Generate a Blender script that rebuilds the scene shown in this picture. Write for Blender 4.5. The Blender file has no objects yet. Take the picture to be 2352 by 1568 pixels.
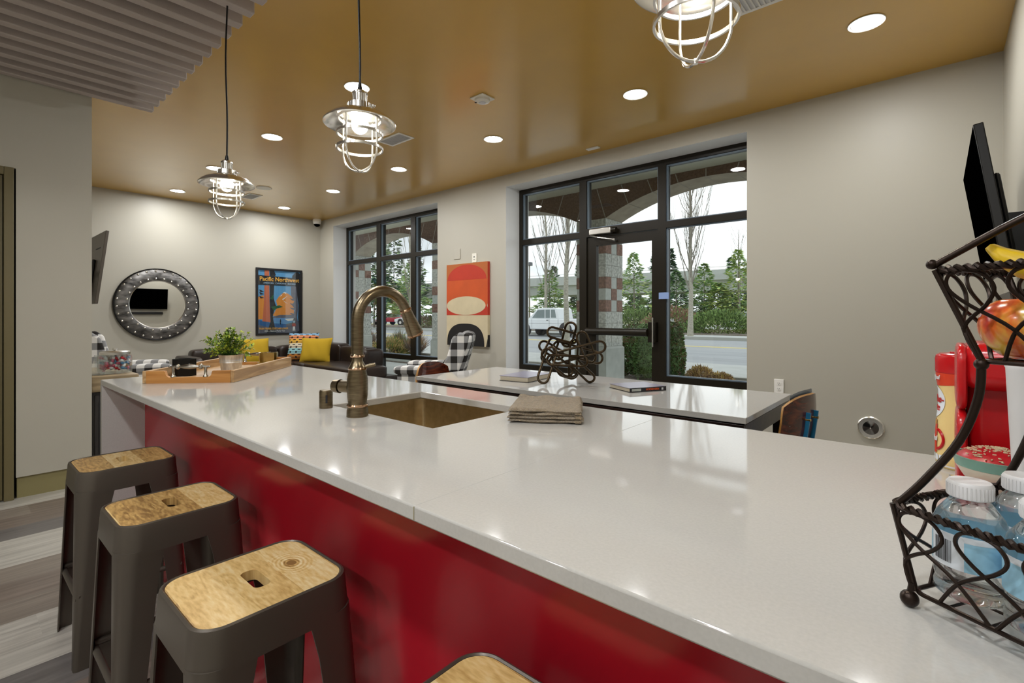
import bpy, math, random
from mathutils import Vector, Matrix, noise

# ---------------------------------------------------------------- scene, camera, sky, exposure
sc = bpy.context.scene
COL = sc.collection
R = math.radians
PI = math.pi
rnd = random.Random(7)

cam_data = bpy.data.cameras.new('camera')
cam = bpy.data.objects.new('camera', cam_data)
COL.objects.link(cam)
cam.location = (0, 0, 1.2207)
cam.rotation_euler = (R(90), 0, 0.7134)
cam_data.sensor_fit = 'HORIZONTAL'
cam_data.sensor_width = 36.0
cam_data.lens = 36.0 * 1134.3 / 2352
cam_data.shift_y = -(784 - 724.7) / 2352
cam_data.clip_start = 0.02
cam_data.clip_end = 600
sc.camera = cam

sc.view_settings.view_transform = 'Standard'
sc.view_settings.look = 'None'
sc.view_settings.gamma = 1.0
sc.view_settings.use_curve_mapping = False
sc.view_settings.exposure = 0.30

SKY = 1.7
DOWNLIGHT = 255.0
BULB = 190.0

world = bpy.data.worlds.new('overcast_sky')
sc.world = world
world.use_nodes = True
wt = world.node_tree
wt.nodes.clear()
w_out = wt.nodes.new('ShaderNodeOutputWorld')
w_bg = wt.nodes.new('ShaderNodeBackground')
w_tc = wt.nodes.new('ShaderNodeTexCoord')
w_map = wt.nodes.new('ShaderNodeMapping')
w_map.inputs['Scale'].default_value = (1.0, 1.0, 2.6)
w_noise = wt.nodes.new('ShaderNodeTexNoise')
w_noise.inputs['Scale'].default_value = 2.3
w_noise.inputs['Detail'].default_value = 5
w_noise.inputs['Roughness'].default_value = 0.5
w_ramp = wt.nodes.new('ShaderNodeValToRGB')
w_ramp.color_ramp.elements[0].position = 0.36
w_ramp.color_ramp.elements[0].color = (0.40, 0.43, 0.455, 1)
w_ramp.color_ramp.elements[1].position = 0.56
w_ramp.color_ramp.elements[1].color = (0.76, 0.79, 0.80, 1)
wt.links.new(w_tc.outputs['Generated'], w_map.inputs['Vector'])
wt.links.new(w_map.outputs['Vector'], w_noise.inputs['Vector'])
wt.links.new(w_noise.outputs['Fac'], w_ramp.inputs['Fac'])
wt.links.new(w_ramp.outputs['Color'], w_bg.inputs['Color'])
w_bg.inputs['Strength'].default_value = SKY
wt.links.new(w_bg.outputs['Background'], w_out.inputs['Surface'])

# ---------------------------------------------------------------- materials
def lin(h):
    if not isinstance(h, str):
        return (h[0], h[1], h[2], 1)
    h = h.lstrip('#')
    o = []
    for i in (0, 2, 4):
        c = int(h[i:i + 2], 16) / 255
        o.append(c / 12.92 if c <= 0.04045 else ((c + 0.055) / 1.055) ** 2.4)
    return (o[0], o[1], o[2], 1)


def mat(name, col, rough=0.5, metal=0.0, var=0.0, vscale=8.0, bump=0.0, bscale=60.0, coat=0.0, spec=0.5, stretch=(1, 1, 1), col2=None, sheen=0.0):
    """plain procedural surface: base colour, soft noise variation and fine bump in object space"""
    m = bpy.data.materials.new(name)
    m.use_nodes = True
    nt = m.node_tree
    b = nt.nodes['Principled BSDF']
    b.inputs['Roughness'].default_value = rough
    b.inputs['Metallic'].default_value = metal
    b.inputs['Coat Weight'].default_value = coat
    b.inputs['Coat Roughness'].default_value = 0.08
    b.inputs['Specular IOR Level'].default_value = spec
    b.inputs['Sheen Weight'].default_value = sheen
    c = lin(col)
    b.inputs['Base Color'].default_value = c
    if var or col2 or bump:
        tc = nt.nodes.new('ShaderNodeTexCoord')
        mp = nt.nodes.new('ShaderNodeMapping')
        mp.inputs['Scale'].default_value = stretch
        nt.links.new(tc.outputs['Object'], mp.inputs['Vector'])
    if var or col2:
        n = nt.nodes.new('ShaderNodeTexNoise')
        n.inputs['Scale'].default_value = vscale
        n.inputs['Detail'].default_value = 4
        nt.links.new(mp.outputs['Vector'], n.inputs['Vector'])
        rp = nt.nodes.new('ShaderNodeValToRGB')
        rp.color_ramp.elements[0].position = 0.3
        rp.color_ramp.elements[1].position = 0.7
        if col2:
            rp.color_ramp.elements[0].color = lin(col2)
            rp.color_ramp.elements[1].color = c
        else:
            rp.color_ramp.elements[0].color = tuple(x * (1 - var) for x in c[:3]) + (1,)
            rp.color_ramp.elements[1].color = tuple(min(1, x * (1 + var)) for x in c[:3]) + (1,)
        nt.links.new(n.outputs['Fac'], rp.inputs['Fac'])
        nt.links.new(rp.outputs['Color'], b.inputs['Base Color'])
    if bump:
        n2 = nt.nodes.new('ShaderNodeTexNoise')
        n2.inputs['Scale'].default_value = bscale
        n2.inputs['Detail'].default_value = 3
        nt.links.new(mp.outputs['Vector'], n2.inputs['Vector'])
        bp = nt.nodes.new('ShaderNodeBump')
        bp.inputs['Strength'].default_value = bump
        bp.inputs['Distance'].default_value = 0.01
        nt.links.new(n2.outputs['Fac'], bp.inputs['Height'])
        nt.links.new(bp.outputs['Normal'], b.inputs['Normal'])
    return m


def wood(name, c1, c2, c3, rough=0.4, axis='x', scale=6.0, coat=0.0, ring=0.0, bump=0.05, dense=10.0):
    """streaky wood grain running along one local axis"""
    m = bpy.data.materials.new(name)
    m.use_nodes = True
    nt = m.node_tree
    b = nt.nodes['Principled BSDF']
    b.inputs['Roughness'].default_value = rough
    b.inputs['Coat Weight'].default_value = coat
    tc = nt.nodes.new('ShaderNodeTexCoord')
    mp = nt.nodes.new('ShaderNodeMapping')
    s = [scale * dense] * 3
    s['xyz'.index(axis)] = scale * 0.6
    mp.inputs['Scale'].default_value = s
    nt.links.new(tc.outputs['Object'], mp.inputs['Vector'])
    n = nt.nodes.new('ShaderNodeTexNoise')
    n.inputs['Scale'].default_value = 1.0
    n.inputs['Detail'].default_value = 6
    n.inputs['Distortion'].default_value = 1.2 + ring
    nt.links.new(mp.outputs['Vector'], n.inputs['Vector'])
    rp = nt.nodes.new('ShaderNodeValToRGB')
    e = rp.color_ramp.elements
    e[0].position = 0.3; e[0].color = lin(c1)
    e[1].position = 0.72; e[1].color = lin(c3)
    k = e.new(0.5); k.color = lin(c2)
    nt.links.new(n.outputs['Fac'], rp.inputs['Fac'])
    nt.links.new(rp.outputs['Color'], b.inputs['Base Color'])
    bp = nt.nodes.new('ShaderNodeBump')
    bp.inputs['Strength'].default_value = bump
    bp.inputs['Distance'].default_value = 0.005
    nt.links.new(n.outputs['Fac'], bp.inputs['Height'])
    nt.links.new(bp.outputs['Normal'], b.inputs['Normal'])
    return m


def emit(name, col, strength):
    m = bpy.data.materials.new(name)
    m.use_nodes = True
    nt = m.node_tree
    b = nt.nodes['Principled BSDF']
    b.inputs['Base Color'].default_value = lin(col)
    b.inputs['Emission Color'].default_value = lin(col)
    b.inputs['Emission Strength'].default_value = strength
    return m


def math_node(nt, op, a, b=None):
    n = nt.nodes.new('ShaderNodeMath')
    n.operation = op
    for i, v in enumerate((a, b)):
        if v is None:
            continue
        if isinstance(v, (int, float)):
            n.inputs[i].default_value = v
        else:
            nt.links.new(v, n.inputs[i])
    return n.outputs[0]


def pane_glass(name, tint=(0.97, 0.985, 0.98), boost=1.0):
    """thin pane: see-through with a Fresnel mirror reflection on top"""
    m = bpy.data.materials.new(name)
    m.use_nodes = True
    nt = m.node_tree
    nt.nodes.remove(nt.nodes['Principled BSDF'])
    out = nt.nodes['Material Output']
    tr = nt.nodes.new('ShaderNodeBsdfTransparent')
    tr.inputs['Color'].default_value = (*tint, 1)
    gl = nt.nodes.new('ShaderNodeBsdfGlossy')
    gl.inputs['Roughness'].default_value = 0.0
    lw = nt.nodes.new('ShaderNodeLayerWeight')
    lw.inputs['Blend'].default_value = 0.5
    pw = math_node(nt, 'POWER', lw.outputs['Facing'], 5.0)
    fac = math_node(nt, 'ADD', math_node(nt, 'MULTIPLY', pw, 0.96), 0.04)
    mx = nt.nodes.new('ShaderNodeMixShader')
    nt.links.new(fac, mx.inputs['Fac'])
    nt.links.new(tr.outputs['BSDF'], mx.inputs[1])
    nt.links.new(gl.outputs['BSDF'], mx.inputs[2])
    nt.links.new(mx.outputs['Shader'], out.inputs['Surface'])
    return m


def clear_plastic(name, tint=(0.9, 0.95, 0.97), ior=1.35, rough=0.02, mixg=0.35):
    """clear plastic: refracting shell softened by see-through"""
    m = bpy.data.materials.new(name)
    m.use_nodes = True
    nt = m.node_tree
    b = nt.nodes['Principled BSDF']
    b.inputs['Base Color'].default_value = (*tint, 1)
    b.inputs['Transmission Weight'].default_value = 1.0
    b.inputs['Roughness'].default_value = rough
    b.inputs['IOR'].default_value = ior
    out = nt.nodes['Material Output']
    tr = nt.nodes.new('ShaderNodeBsdfTransparent')
    tr.inputs['Color'].default_value = (*tint, 1)
    mx = nt.nodes.new('ShaderNodeMixShader')
    mx.inputs['Fac'].default_value = mixg
    nt.links.new(b.outputs['BSDF'], mx.inputs[1])
    nt.links.new(tr.outputs['BSDF'], mx.inputs[2])
    nt.links.new(mx.outputs['Shader'], out.inputs['Surface'])
    return m


def nodes_of(m):
    return m.node_tree, m.node_tree.nodes['Principled BSDF']


def floor_material():
    m = mat('plank_floor', '#8a8078', rough=0.32)
    nt, b = nodes_of(m)
    tc = nt.nodes.new('ShaderNodeTexCoord')
    sep = nt.nodes.new('ShaderNodeSeparateXYZ')
    nt.links.new(tc.outputs['Object'], sep.inputs['Vector'])
    px = math_node(nt, 'FLOOR', math_node(nt, 'DIVIDE', math_node(nt, 'ADD', sep.outputs['X'], 4.452 + 10.335), 0.2067))
    wn0 = nt.nodes.new('ShaderNodeTexWhiteNoise'); wn0.noise_dimensions = '1D'
    nt.links.new(px, wn0.inputs['W'])
    off = math_node(nt, 'MULTIPLY', wn0.outputs['Value'], 1.8)
    py = math_node(nt, 'FLOOR', math_node(nt, 'DIVIDE', math_node(nt, 'ADD', sep.outputs['Y'], off), 1.83))
    cmb = nt.nodes.new('ShaderNodeCombineXYZ')
    nt.links.new(px, cmb.inputs['X']); nt.links.new(py, cmb.inputs['Y'])
    wn = nt.nodes.new('ShaderNodeTexWhiteNoise'); wn.noise_dimensions = '3D'
    nt.links.new(cmb.outputs['Vector'], wn.inputs['Vector'])
    # the planks are laid three dark, two light
    ph = math_node(nt, 'MODULO', px, 5.0)
    isl = math_node(nt, 'GREATER_THAN', ph, 2.5)
    tl = nt.nodes.new('ShaderNodeValToRGB'); tl.color_ramp.interpolation = 'CONSTANT'
    e = tl.color_ramp.elements
    e[0].position = 0; e[0].color = lin('#bdb9b0'); e[1].position = 0.5; e[1].color = lin('#c9c6be')
    td = nt.nodes.new('ShaderNodeValToRGB'); td.color_ramp.interpolation = 'CONSTANT'
    e = td.color_ramp.elements
    e[0].position = 0; e[0].color = lin('#7d7168'); e[1].position = 0.35; e[1].color = lin('#6f6b69')
    k = e.new(0.7); k.color = lin('#8a8076')
    nt.links.new(wn.outputs['Value'], tl.inputs['Fac']); nt.links.new(wn.outputs['Value'], td.inputs['Fac'])
    tone = nt.nodes.new('ShaderNodeMix'); tone.data_type = 'RGBA'
    nt.links.new(isl, tone.inputs['Factor']); nt.links.new(td.outputs['Color'], tone.inputs['A']); nt.links.new(tl.outputs['Color'], tone.inputs['B'])
    mp = nt.nodes.new('ShaderNodeMapping')
    mp.inputs['Scale'].default_value = (42, 2.2, 1)
    nt.links.new(tc.outputs['Object'], mp.inputs['Vector'])
    add = nt.nodes.new('ShaderNodeVectorMath'); add.operation = 'ADD'
    sc10 = nt.nodes.new('ShaderNodeVectorMath'); sc10.operation = 'SCALE'
    sc10.inputs['Scale'].default_value = 9.0
    nt.links.new(cmb.outputs['Vector'], sc10.inputs[0])
    nt.links.new(mp.outputs['Vector'], add.inputs[0]); nt.links.new(sc10.outputs[0], add.inputs[1])
    gr = nt.nodes.new('ShaderNodeTexNoise')
    gr.inputs['Scale'].default_value = 1.0; gr.inputs['Detail'].default_value = 5; gr.inputs['Distortion'].default_value = 0.6
    nt.links.new(add.outputs[0], gr.inputs['Vector'])
    gramp = nt.nodes.new('ShaderNodeValToRGB')
    gramp.color_ramp.elements[0].position = 0.3; gramp.color_ramp.elements[0].color = (0.72, 0.71, 0.71, 1)
    gramp.color_ramp.elements[1].position = 0.7; gramp.color_ramp.elements[1].color = (1.12, 1.12, 1.12, 1)
    nt.links.new(gr.outputs['Fac'], gramp.inputs['Fac'])
    mul = nt.nodes.new('ShaderNodeMix'); mul.data_type = 'RGBA'; mul.blend_type = 'MULTIPLY'
    mul.inputs['Factor'].default_value = 1.0
    nt.links.new(tone.outputs['Result'], mul.inputs['A']); nt.links.new(gramp.outputs['Color'], mul.inputs['B'])
    nt.links.new(mul.outputs['Result'], b.inputs['Base Color'])
    return m


def plaid_material():
    """buffalo check woven in off-white, grey and black"""
    m = mat('plaid_fabric', '#888888', rough=0.95, bump=0.25, bscale=220)
    nt, b = nodes_of(m)
    tc = nt.nodes.new('ShaderNodeTexCoord')
    sep = nt.nodes.new('ShaderNodeSeparateXYZ')
    nt.links.new(tc.outputs['Object'], sep.inputs['Vector'])
    a = math_node(nt, 'ADD', sep.outputs['X'], sep.outputs['Y'])
    def stripe(v, per, off):
        f = math_node(nt, 'FRACT', math_node(nt, 'DIVIDE', math_node(nt, 'ADD', v, off), per))
        return math_node(nt, 'GREATER_THAN', f, 0.5)
    s1 = stripe(a, 0.155, 5.02)
    s2 = stripe(sep.outputs['Z'], 0.155, 5.06)
    t = math_node(nt, 'MULTIPLY', math_node(nt, 'ADD', s1, s2), 0.5)
    rp = nt.nodes.new('ShaderNodeValToRGB')
    rp.color_ramp.interpolation = 'CONSTANT'
    e = rp.color_ramp.elements
    e[0].position = 0; e[0].color = lin('#231f1d')
    e[1].position = 0.25; e[1].color = lin('#8c8c8c')
    k = e.new(0.75); k.color = lin('#e4e2de')
    nt.links.new(t, rp.inputs['Fac'])
    nt.links.new(rp.outputs['Color'], b.inputs['Base Color'])
    return m


def ikat_material():
    """banded woven pattern of the patterned cushion, in local coordinates"""
    m = mat('banded_weave', '#c07040', rough=0.95)
    nt, b = nodes_of(m)
    tc = nt.nodes.new('ShaderNodeTexCoord')
    sep = nt.nodes.new('ShaderNodeSeparateXYZ')
    nt.links.new(tc.outputs['Object'], sep.inputs['Vector'])
    z = math_node(nt, 'DIVIDE', math_node(nt, 'ADD', sep.outputs['Z'], 0.24), 0.48)
    rp = nt.nodes.new('ShaderNodeValToRGB')
    rp.color_ramp.interpolation = 'CONSTANT'
    e = rp.color_ramp.elements
    e[0].position = 0; e[0].color = lin('#c07a35')
    e[1].position = 0.22; e[1].color = lin('#8fc3cb')
    for p, c in ((0.42, '#d8cdb5'), (0.6, '#d9a63a'), (0.76, '#d98a5c'), (0.9, '#7fa9c9')):
        k = e.new(p); k.color = lin(c)
    nt.links.new(z, rp.inputs['Fac'])
    # dark dashes between the bands and dark dumbbells inside them
    fz = math_node(nt, 'FRACT', math_node(nt, 'DIVIDE', math_node(nt, 'ADD', sep.outputs['Z'], 0.24), 0.0864))
    fy = math_node(nt, 'FRACT', math_node(nt, 'DIVIDE', math_node(nt, 'ADD', sep.outputs['X'], 1.0), 0.105))
    edge = math_node(nt, 'LESS_THAN', fz, 0.17)
    dash = math_node(nt, 'MULTIPLY', edge, math_node(nt, 'LESS_THAN', fy, 0.5))
    midz = math_node(nt, 'ABSOLUTE', math_node(nt, 'SUBTRACT', fz, 0.58))
    dot = math_node(nt, 'MULTIPLY', math_node(nt, 'LESS_THAN', midz, 0.18), math_node(nt, 'LESS_THAN', math_node(nt, 'ABSOLUTE', math_node(nt, 'SUBTRACT', fy, 0.75)), 0.14))
    line = math_node(nt, 'LESS_THAN', midz, 0.05)
    dark = math_node(nt, 'MAXIMUM', math_node(nt, 'MAXIMUM', dash, dot), line)
    mx = nt.nodes.new('ShaderNodeMix'); mx.data_type = 'RGBA'
    nt.links.new(dark, mx.inputs['Factor'])
    nt.links.new(rp.outputs['Color'], mx.inputs['A'])
    mx.inputs['B'].default_value = lin('#1f1a18')
    nt.links.new(mx.outputs['Result'], b.inputs['Base Color'])
    return m


def apple_material():
    m = mat('apple_skin', '#b3202a', rough=0.22, coat=0.3)
    nt, b = nodes_of(m)
    tc = nt.nodes.new('ShaderNodeTexCoord')
    mp = nt.nodes.new('ShaderNodeMapping'); mp.inputs['Scale'].default_value = (60, 60, 12)
    nt.links.new(tc.outputs['Object'], mp.inputs['Vector'])
    n = nt.nodes.new('ShaderNodeTexNoise'); n.inputs['Scale'].default_value = 1; n.inputs['Detail'].default_value = 5
    nt.links.new(mp.outputs['Vector'], n.inputs['Vector'])
    n2 = nt.nodes.new('ShaderNodeTexNoise'); n2.inputs['Scale'].default_value = 26
    nt.links.new(tc.outputs['Object'], n2.inputs['Vector'])
    s = math_node(nt, 'ADD', math_node(nt, 'MULTIPLY', n.outputs['Fac'], 0.6), math_node(nt, 'MULTIPLY', n2.outputs['Fac'], 0.5))
    rp = nt.nodes.new('ShaderNodeValToRGB')
    e = rp.color_ramp.elements
    e[0].position = 0.42; e[0].color = lin('#e0b54a')
    e[1].position = 0.66; e[1].color = lin('#b81d20')
    k = e.new(0.54); k.color = lin('#dc6a2c')
    nt.links.new(s, rp.inputs['Fac'])
    nt.links.new(rp.outputs['Color'], b.inputs['Base Color'])
    return m


def stool_wood(name='mango_wood_seat', knot=None):
    """three mango-wood boards glued side by side, running along local x, each with its own tone and knots"""
    m = mat(name, '#c79f63', rough=0.38)
    nt, b = nodes_of(m)
    tc = nt.nodes.new('ShaderNodeTexCoord')
    oi = nt.nodes.new('ShaderNodeObjectInfo')
    sep = nt.nodes.new('ShaderNodeSeparateXYZ')
    nt.links.new(tc.outputs['Object'], sep.inputs['Vector'])
    board = math_node(nt, 'FLOOR', math_node(nt, 'DIVIDE', math_node(nt, 'ADD', sep.outputs['Y'], 0.046), 0.092))
    seed = math_node(nt, 'ADD', math_node(nt, 'MULTIPLY', oi.outputs['Random'], 37.0), math_node(nt, 'MULTIPLY', board, 3.7))
    wn = nt.nodes.new('ShaderNodeTexWhiteNoise'); wn.noise_dimensions = '1D'
    nt.links.new(seed, wn.inputs['W'])
    cmb = nt.nodes.new('ShaderNodeCombineXYZ')
    nt.links.new(math_node(nt, 'MULTIPLY', sep.outputs['X'], 4.0), cmb.inputs['X'])
    nt.links.new(math_node(nt, 'MULTIPLY', sep.outputs['Y'], 16.0), cmb.inputs['Y'])
    nt.links.new(seed, cmb.inputs['Z'])
    n = nt.nodes.new('ShaderNodeTexNoise'); n.inputs['Scale'].default_value = 1.1; n.inputs['Detail'].default_value = 2
    n.inputs['Distortion'].default_value = 0.4
    nt.links.new(cmb.outputs['Vector'], n.inputs['Vector'])
    rings = math_node(nt, 'SINE', math_node(nt, 'MULTIPLY', n.outputs['Fac'], 46.0))
    cmb2 = nt.nodes.new('ShaderNodeCombineXYZ')
    nt.links.new(math_node(nt, 'MULTIPLY', sep.outputs['X'], 40.0), cmb2.inputs['X'])
    nt.links.new(math_node(nt, 'MULTIPLY', sep.outputs['Y'], 160.0), cmb2.inputs['Y'])
    nt.links.new(seed, cmb2.inputs['Z'])
    n2 = nt.nodes.new('ShaderNodeTexNoise'); n2.inputs['Scale'].default_value = 1.0; n2.inputs['Detail'].default_value = 4
    nt.links.new(cmb2.outputs['Vector'], n2.inputs['Vector'])
    big = nt.nodes.new('ShaderNodeTexNoise'); big.inputs['Scale'].default_value = 0.8
    nt.links.new(cmb.outputs['Vector'], big.inputs['Vector'])
    t = math_node(nt, 'ADD', math_node(nt, 'MULTIPLY', rings, 0.06), math_node(nt, 'MULTIPLY', n2.outputs['Fac'], 0.55))
    t = math_node(nt, 'ADD', t, math_node(nt, 'MULTIPLY', wn.outputs['Value'], 0.36))
    t = math_node(nt, 'ADD', t, math_node(nt, 'MULTIPLY', big.outputs['Fac'], 0.3))
    t = math_node(nt, 'SUBTRACT', t, 0.10)
    if knot:
        dx = math_node(nt, 'MULTIPLY', math_node(nt, 'SUBTRACT', sep.outputs['X'], knot[0]), 0.75)
        dy = math_node(nt, 'SUBTRACT', sep.outputs['Y'], knot[1])
        dd = math_node(nt, 'SQRT', math_node(nt, 'ADD', math_node(nt, 'MULTIPLY', dx, dx), math_node(nt, 'MULTIPLY', dy, dy)))
        dd = math_node(nt, 'ADD', dd, math_node(nt, 'MULTIPLY', n.outputs['Fac'], 0.012))
        fall = math_node(nt, 'MAXIMUM', math_node(nt, 'SUBTRACT', 1.0, math_node(nt, 'MULTIPLY', dd, 17.0)), 0.0)
        kr = math_node(nt, 'MULTIPLY', math_node(nt, 'SINE', math_node(nt, 'MULTIPLY', dd, 800.0)), 0.24)
        core = math_node(nt, 'MAXIMUM', math_node(nt, 'SUBTRACT', 1.0, math_node(nt, 'MULTIPLY', dd, 42.0)), 0.0)
        t = math_node(nt, 'ADD', t, math_node(nt, 'MULTIPLY', kr, fall))
        t = math_node(nt, 'SUBTRACT', t, math_node(nt, 'MULTIPLY', core, 1.5))
    rp = nt.nodes.new('ShaderNodeValToRGB')
    e = rp.color_ramp.elements
    e[0].position = 0.2; e[0].color = lin('#8e6c3f')
    e[1].position = 0.85; e[1].color = lin('#eddcb0')
    for p, c in ((0.38, '#bf9a5e'), (0.56, '#dbba7c')):
        k = e.new(p); k.color = lin(c)
    nt.links.new(t, rp.inputs['Fac'])
    nt.links.new(rp.outputs['Color'], b.inputs['Base Color'])
    return m


MAT = {}
def mk():
    M = MAT
    M['wall'] = mat('wall_paint', (0.49, 0.465, 0.395), rough=0.42, bump=0.06, bscale=300, spec=0.35)
    M['wall_white'] = mat('reveal_paint', (0.80, 0.81, 0.81), rough=0.4, spec=0.4)
    M['ceil'] = mat('ochre_ceiling_paint', (0.62, 0.355, 0.036), rough=0.34, spec=0.7, coat=0.8, var=0.03, vscale=3)
    M['ceil'].node_tree.nodes['Principled BSDF'].inputs['Coat Roughness'].default_value = 0.2
    M['floor'] = floor_material()
    M['base'] = mat('khaki_base', '#8a8158', rough=0.5)
    M['doorframe'] = mat('khaki_door_paint', '#6d6342', rough=0.45)
    M['baffle'] = mat('taupe_baffle_felt', '#b5aaa4', rough=0.9, bump=0.2, bscale=180)
    M['quartz'] = mat('white_quartz', (0.52, 0.51, 0.488), rough=0.06, var=0.035, vscale=220, spec=0.5)
    M['red'] = mat('red_laminate', (0.42, 0.010, 0.022), rough=0.22, spec=0.4)
    M['steel'] = mat('brushed_steel', (0.62, 0.60, 0.56), rough=0.28, metal=1.0)
    M['sinkmetal'] = mat('warm_steel', (0.50, 0.40, 0.24), rough=0.34, metal=1.0, var=0.12, vscale=40)
    M['bronze'] = mat('antique_bronze', (0.20, 0.158, 0.10), rough=0.30, metal=1.0, var=0.25, vscale=30, stretch=(1, 1, 12))
    M['copper'] = mat('copper_band', (0.46, 0.29, 0.18), rough=0.2, metal=1.0)
    M['nickel'] = mat('polished_nickel', (0.82, 0.80, 0.75), rough=0.22, metal=1.0)
    M['darkchrome'] = mat('dark_chrome', (0.16, 0.155, 0.15), rough=0.12, metal=1.0)
    M['darknickel'] = mat('dark_nickel', (0.36, 0.335, 0.29), rough=0.2, metal=1.0)
    M['chrome'] = mat('chrome', (0.75, 0.76, 0.77), rough=0.08, metal=1.0)
    M['black'] = mat('black_plastic', '#0c0c0d', rough=0.35)
    M['screen'] = mat('black_screen', '#010101', rough=0.3, spec=0.0)
    M['gunmetal'] = mat('gunmetal_paint', '#585149', rough=0.36, metal=0.35, spec=0.5)
    M['rubber'] = mat('rubber', '#161514', rough=0.8)
    M['white'] = mat('white_plastic', '#f1efe9', rough=0.4)
    M['offwhite'] = mat('white_plate', '#ebe7da', rough=0.4)
    M['frame'] = mat('dark_bronze_aluminium', '#211c13', rough=0.36, metal=0.2, spec=0.35)
    M['gasket'] = mat('steel_blue_seal', '#6b7a88', rough=0.4)
    M['glass'] = pane_glass('window_glass')
    M['leather'] = mat('dark_brown_leather', '#2c211b', rough=0.33, bump=0.12, bscale=60, var=0.2, vscale=5)
    M['yellow'] = mat('mustard_fabric', '#b8961a', rough=0.9, bump=0.2, bscale=240)
    M['ikat'] = ikat_material()
    M['plaid'] = plaid_material()
    M['walnut'] = wood('walnut_veneer', '#2c0f08', '#55200f', '#7b3519', rough=0.22, axis='y', scale=2.2, coat=0.4, dense=14)
    M['maple'] = mat('pale_ply_edge', '#c08d48', rough=0.5, var=0.15, vscale=90)
    M['traywood'] = wood('acacia_tray', '#8f6d48', '#b38f62', '#cdb28e', rough=0.45, axis='y', scale=3.0)
    M['cabtop'] = wood('grey_oak_top', '#7c6a50', '#9a8767', '#b09c7c', rough=0.5, axis='y', scale=3.0)
    M['cabdark'] = wood('dark_stained_oak', '#1b1b1e', '#302d2d', '#45413e', rough=0.5, axis='z', scale=3.0)
    M['blue'] = mat('blue_steel', '#2f8cc0', rough=0.35, metal=0.2)
    M['paleblue'] = mat('pale_blue_fabric', '#b9cbe2', rough=0.9)
    M['darkwood'] = wood('espresso_wood', '#120b08', '#241510', '#33201a', rough=0.28, axis='x', scale=2.0)
    M['sculpt'] = mat('dark_bronze_rod', '#453826', rough=0.27, metal=0.75, var=0.3, vscale=20)
    M['paper'] = mat('book_pages', '#cfc6b2', rough=0.85, var=0.1, vscale=14, stretch=(1, 1, 90))
    M['bookblack'] = mat('black_cover', '#15131a', rough=0.25)
    M['bookgrey'] = mat('grey_lilac_cover', '#9a97a8', rough=0.25)
    M['towel'] = mat('taupe_terry', '#a08c6e', rough=1.0, bump=1.0, bscale=420, var=0.25, vscale=120, sheen=0.4)
    M['stoolwood'] = stool_wood()
    M['stoolwood_knot'] = stool_wood('mango_wood_seat_knot', (-0.008, 0.082))
    M['wire'] = mat('dark_bronze_wire', '#2c211b', rough=0.35, metal=0.7)
    M['apple'] = apple_material()
    M['banana'] = mat('banana_skin', '#d9b411', rough=0.4, var=0.15, vscale=20)
    M['stem'] = mat('brown_stem', '#4a331d', rough=0.7)
    M['bottle'] = clear_plastic('clear_bottle_plastic')
    M['cap'] = mat('white_cap', '#d6d6d8', rough=0.4)
    M['lbl_blue'] = mat('blue_label', '#9ccde6', rough=0.45, var=0.25, vscale=30)
    M['lbl_white'] = mat('white_label', '#dfe6ee', rough=0.45)
    M['lbl_red'] = mat('red_label', '#a01828', rough=0.4)
    M['ink'] = mat('black_ink', '#1c1c22', rough=0.6)
    M['creamer'] = mat('cream_label', '#e3c987', rough=0.35)
    M['redgloss'] = mat('red_gloss_plastic', '#b80f17', rough=0.22)
    M['reddeep'] = mat('deep_red_plastic', '#8d0913', rough=0.3)
    M['orange'] = mat('orange_red_label', '#cf3a18', rough=0.35)
    M['redtext'] = mat('red_print', '#b5231f', rough=0.5)
    M['greenbowl'] = mat('sea_green_glaze', '#6f9a8c', rough=0.25)
    M['cream'] = mat('cream_glaze', '#cdc6b4', rough=0.3)
    M['redmix'] = mat('red_sprinkle_fill', '#a81420', rough=0.35)
    M['gold'] = mat('brass_plate', (0.55, 0.42, 0.16), rough=0.22, metal=1.0)
    M['hammered'] = mat('hammered_iron', (0.17, 0.165, 0.16), rough=0.30, metal=1.0, var=0.75, vscale=7, stretch=(1, 1, 2.4), bump=0.1, bscale=30)
    M['darkedge'] = mat('black_iron', '#151312', rough=0.4, metal=0.6)
    M['mirror'] = mat('mirror_glass', (0.90, 0.90, 0.88), rough=0.0, metal=1.0)
    M['tin'] = mat('galvanised_tin', (0.74, 0.72, 0.69), rough=0.36, metal=0.75, var=0.2, vscale=18, stretch=(6, 6, 1))
    M['soil'] = mat('dark_soil', '#2a2118', rough=1.0)
    M['leaf_a'] = mat('leaf_green', '#6f8f22', rough=0.5, var=0.35, vscale=30)
    M['leaf_b'] = mat('leaf_lime', '#a9b63c', rough=0.5, var=0.3, vscale=30)
    M['leaf_c'] = mat('leaf_dark', '#3c5a1e', rough=0.55, var=0.3, vscale=30)
    M['candyglass'] = clear_plastic('jar_glass', (0.95, 0.97, 0.97), 1.2, 0.0, 0.6)
    M['acrylic'] = clear_plastic('clear_acrylic', (0.93, 0.96, 0.97), 1.3, 0.0, 0.45)
    for n, c in (('candy_pink', '#d06a80'), ('candy_red', '#b5202c'), ('candy_blue', '#4a7898'), ('candy_white', '#d8d6d4'), ('candy_amber', '#b5843c')):
        M[n] = mat(n, c, rough=0.3)
    M['bulb'] = emit('warm_bulb', (1.0, 0.95, 0.84), BULB)
    M['led'] = emit('led_disc', (0.96, 0.97, 0.97), DOWNLIGHT)
    M['extled'] = emit('walkway_led', '#fff0d0', 12)
    M['orangepaint'] = mat('burnt_orange_paint', '#c4501c', rough=0.7, var=0.08, vscale=5)
    M['redpaint'] = mat('vermilion_paint', '#b8331c', rough=0.7, var=0.05)
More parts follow.
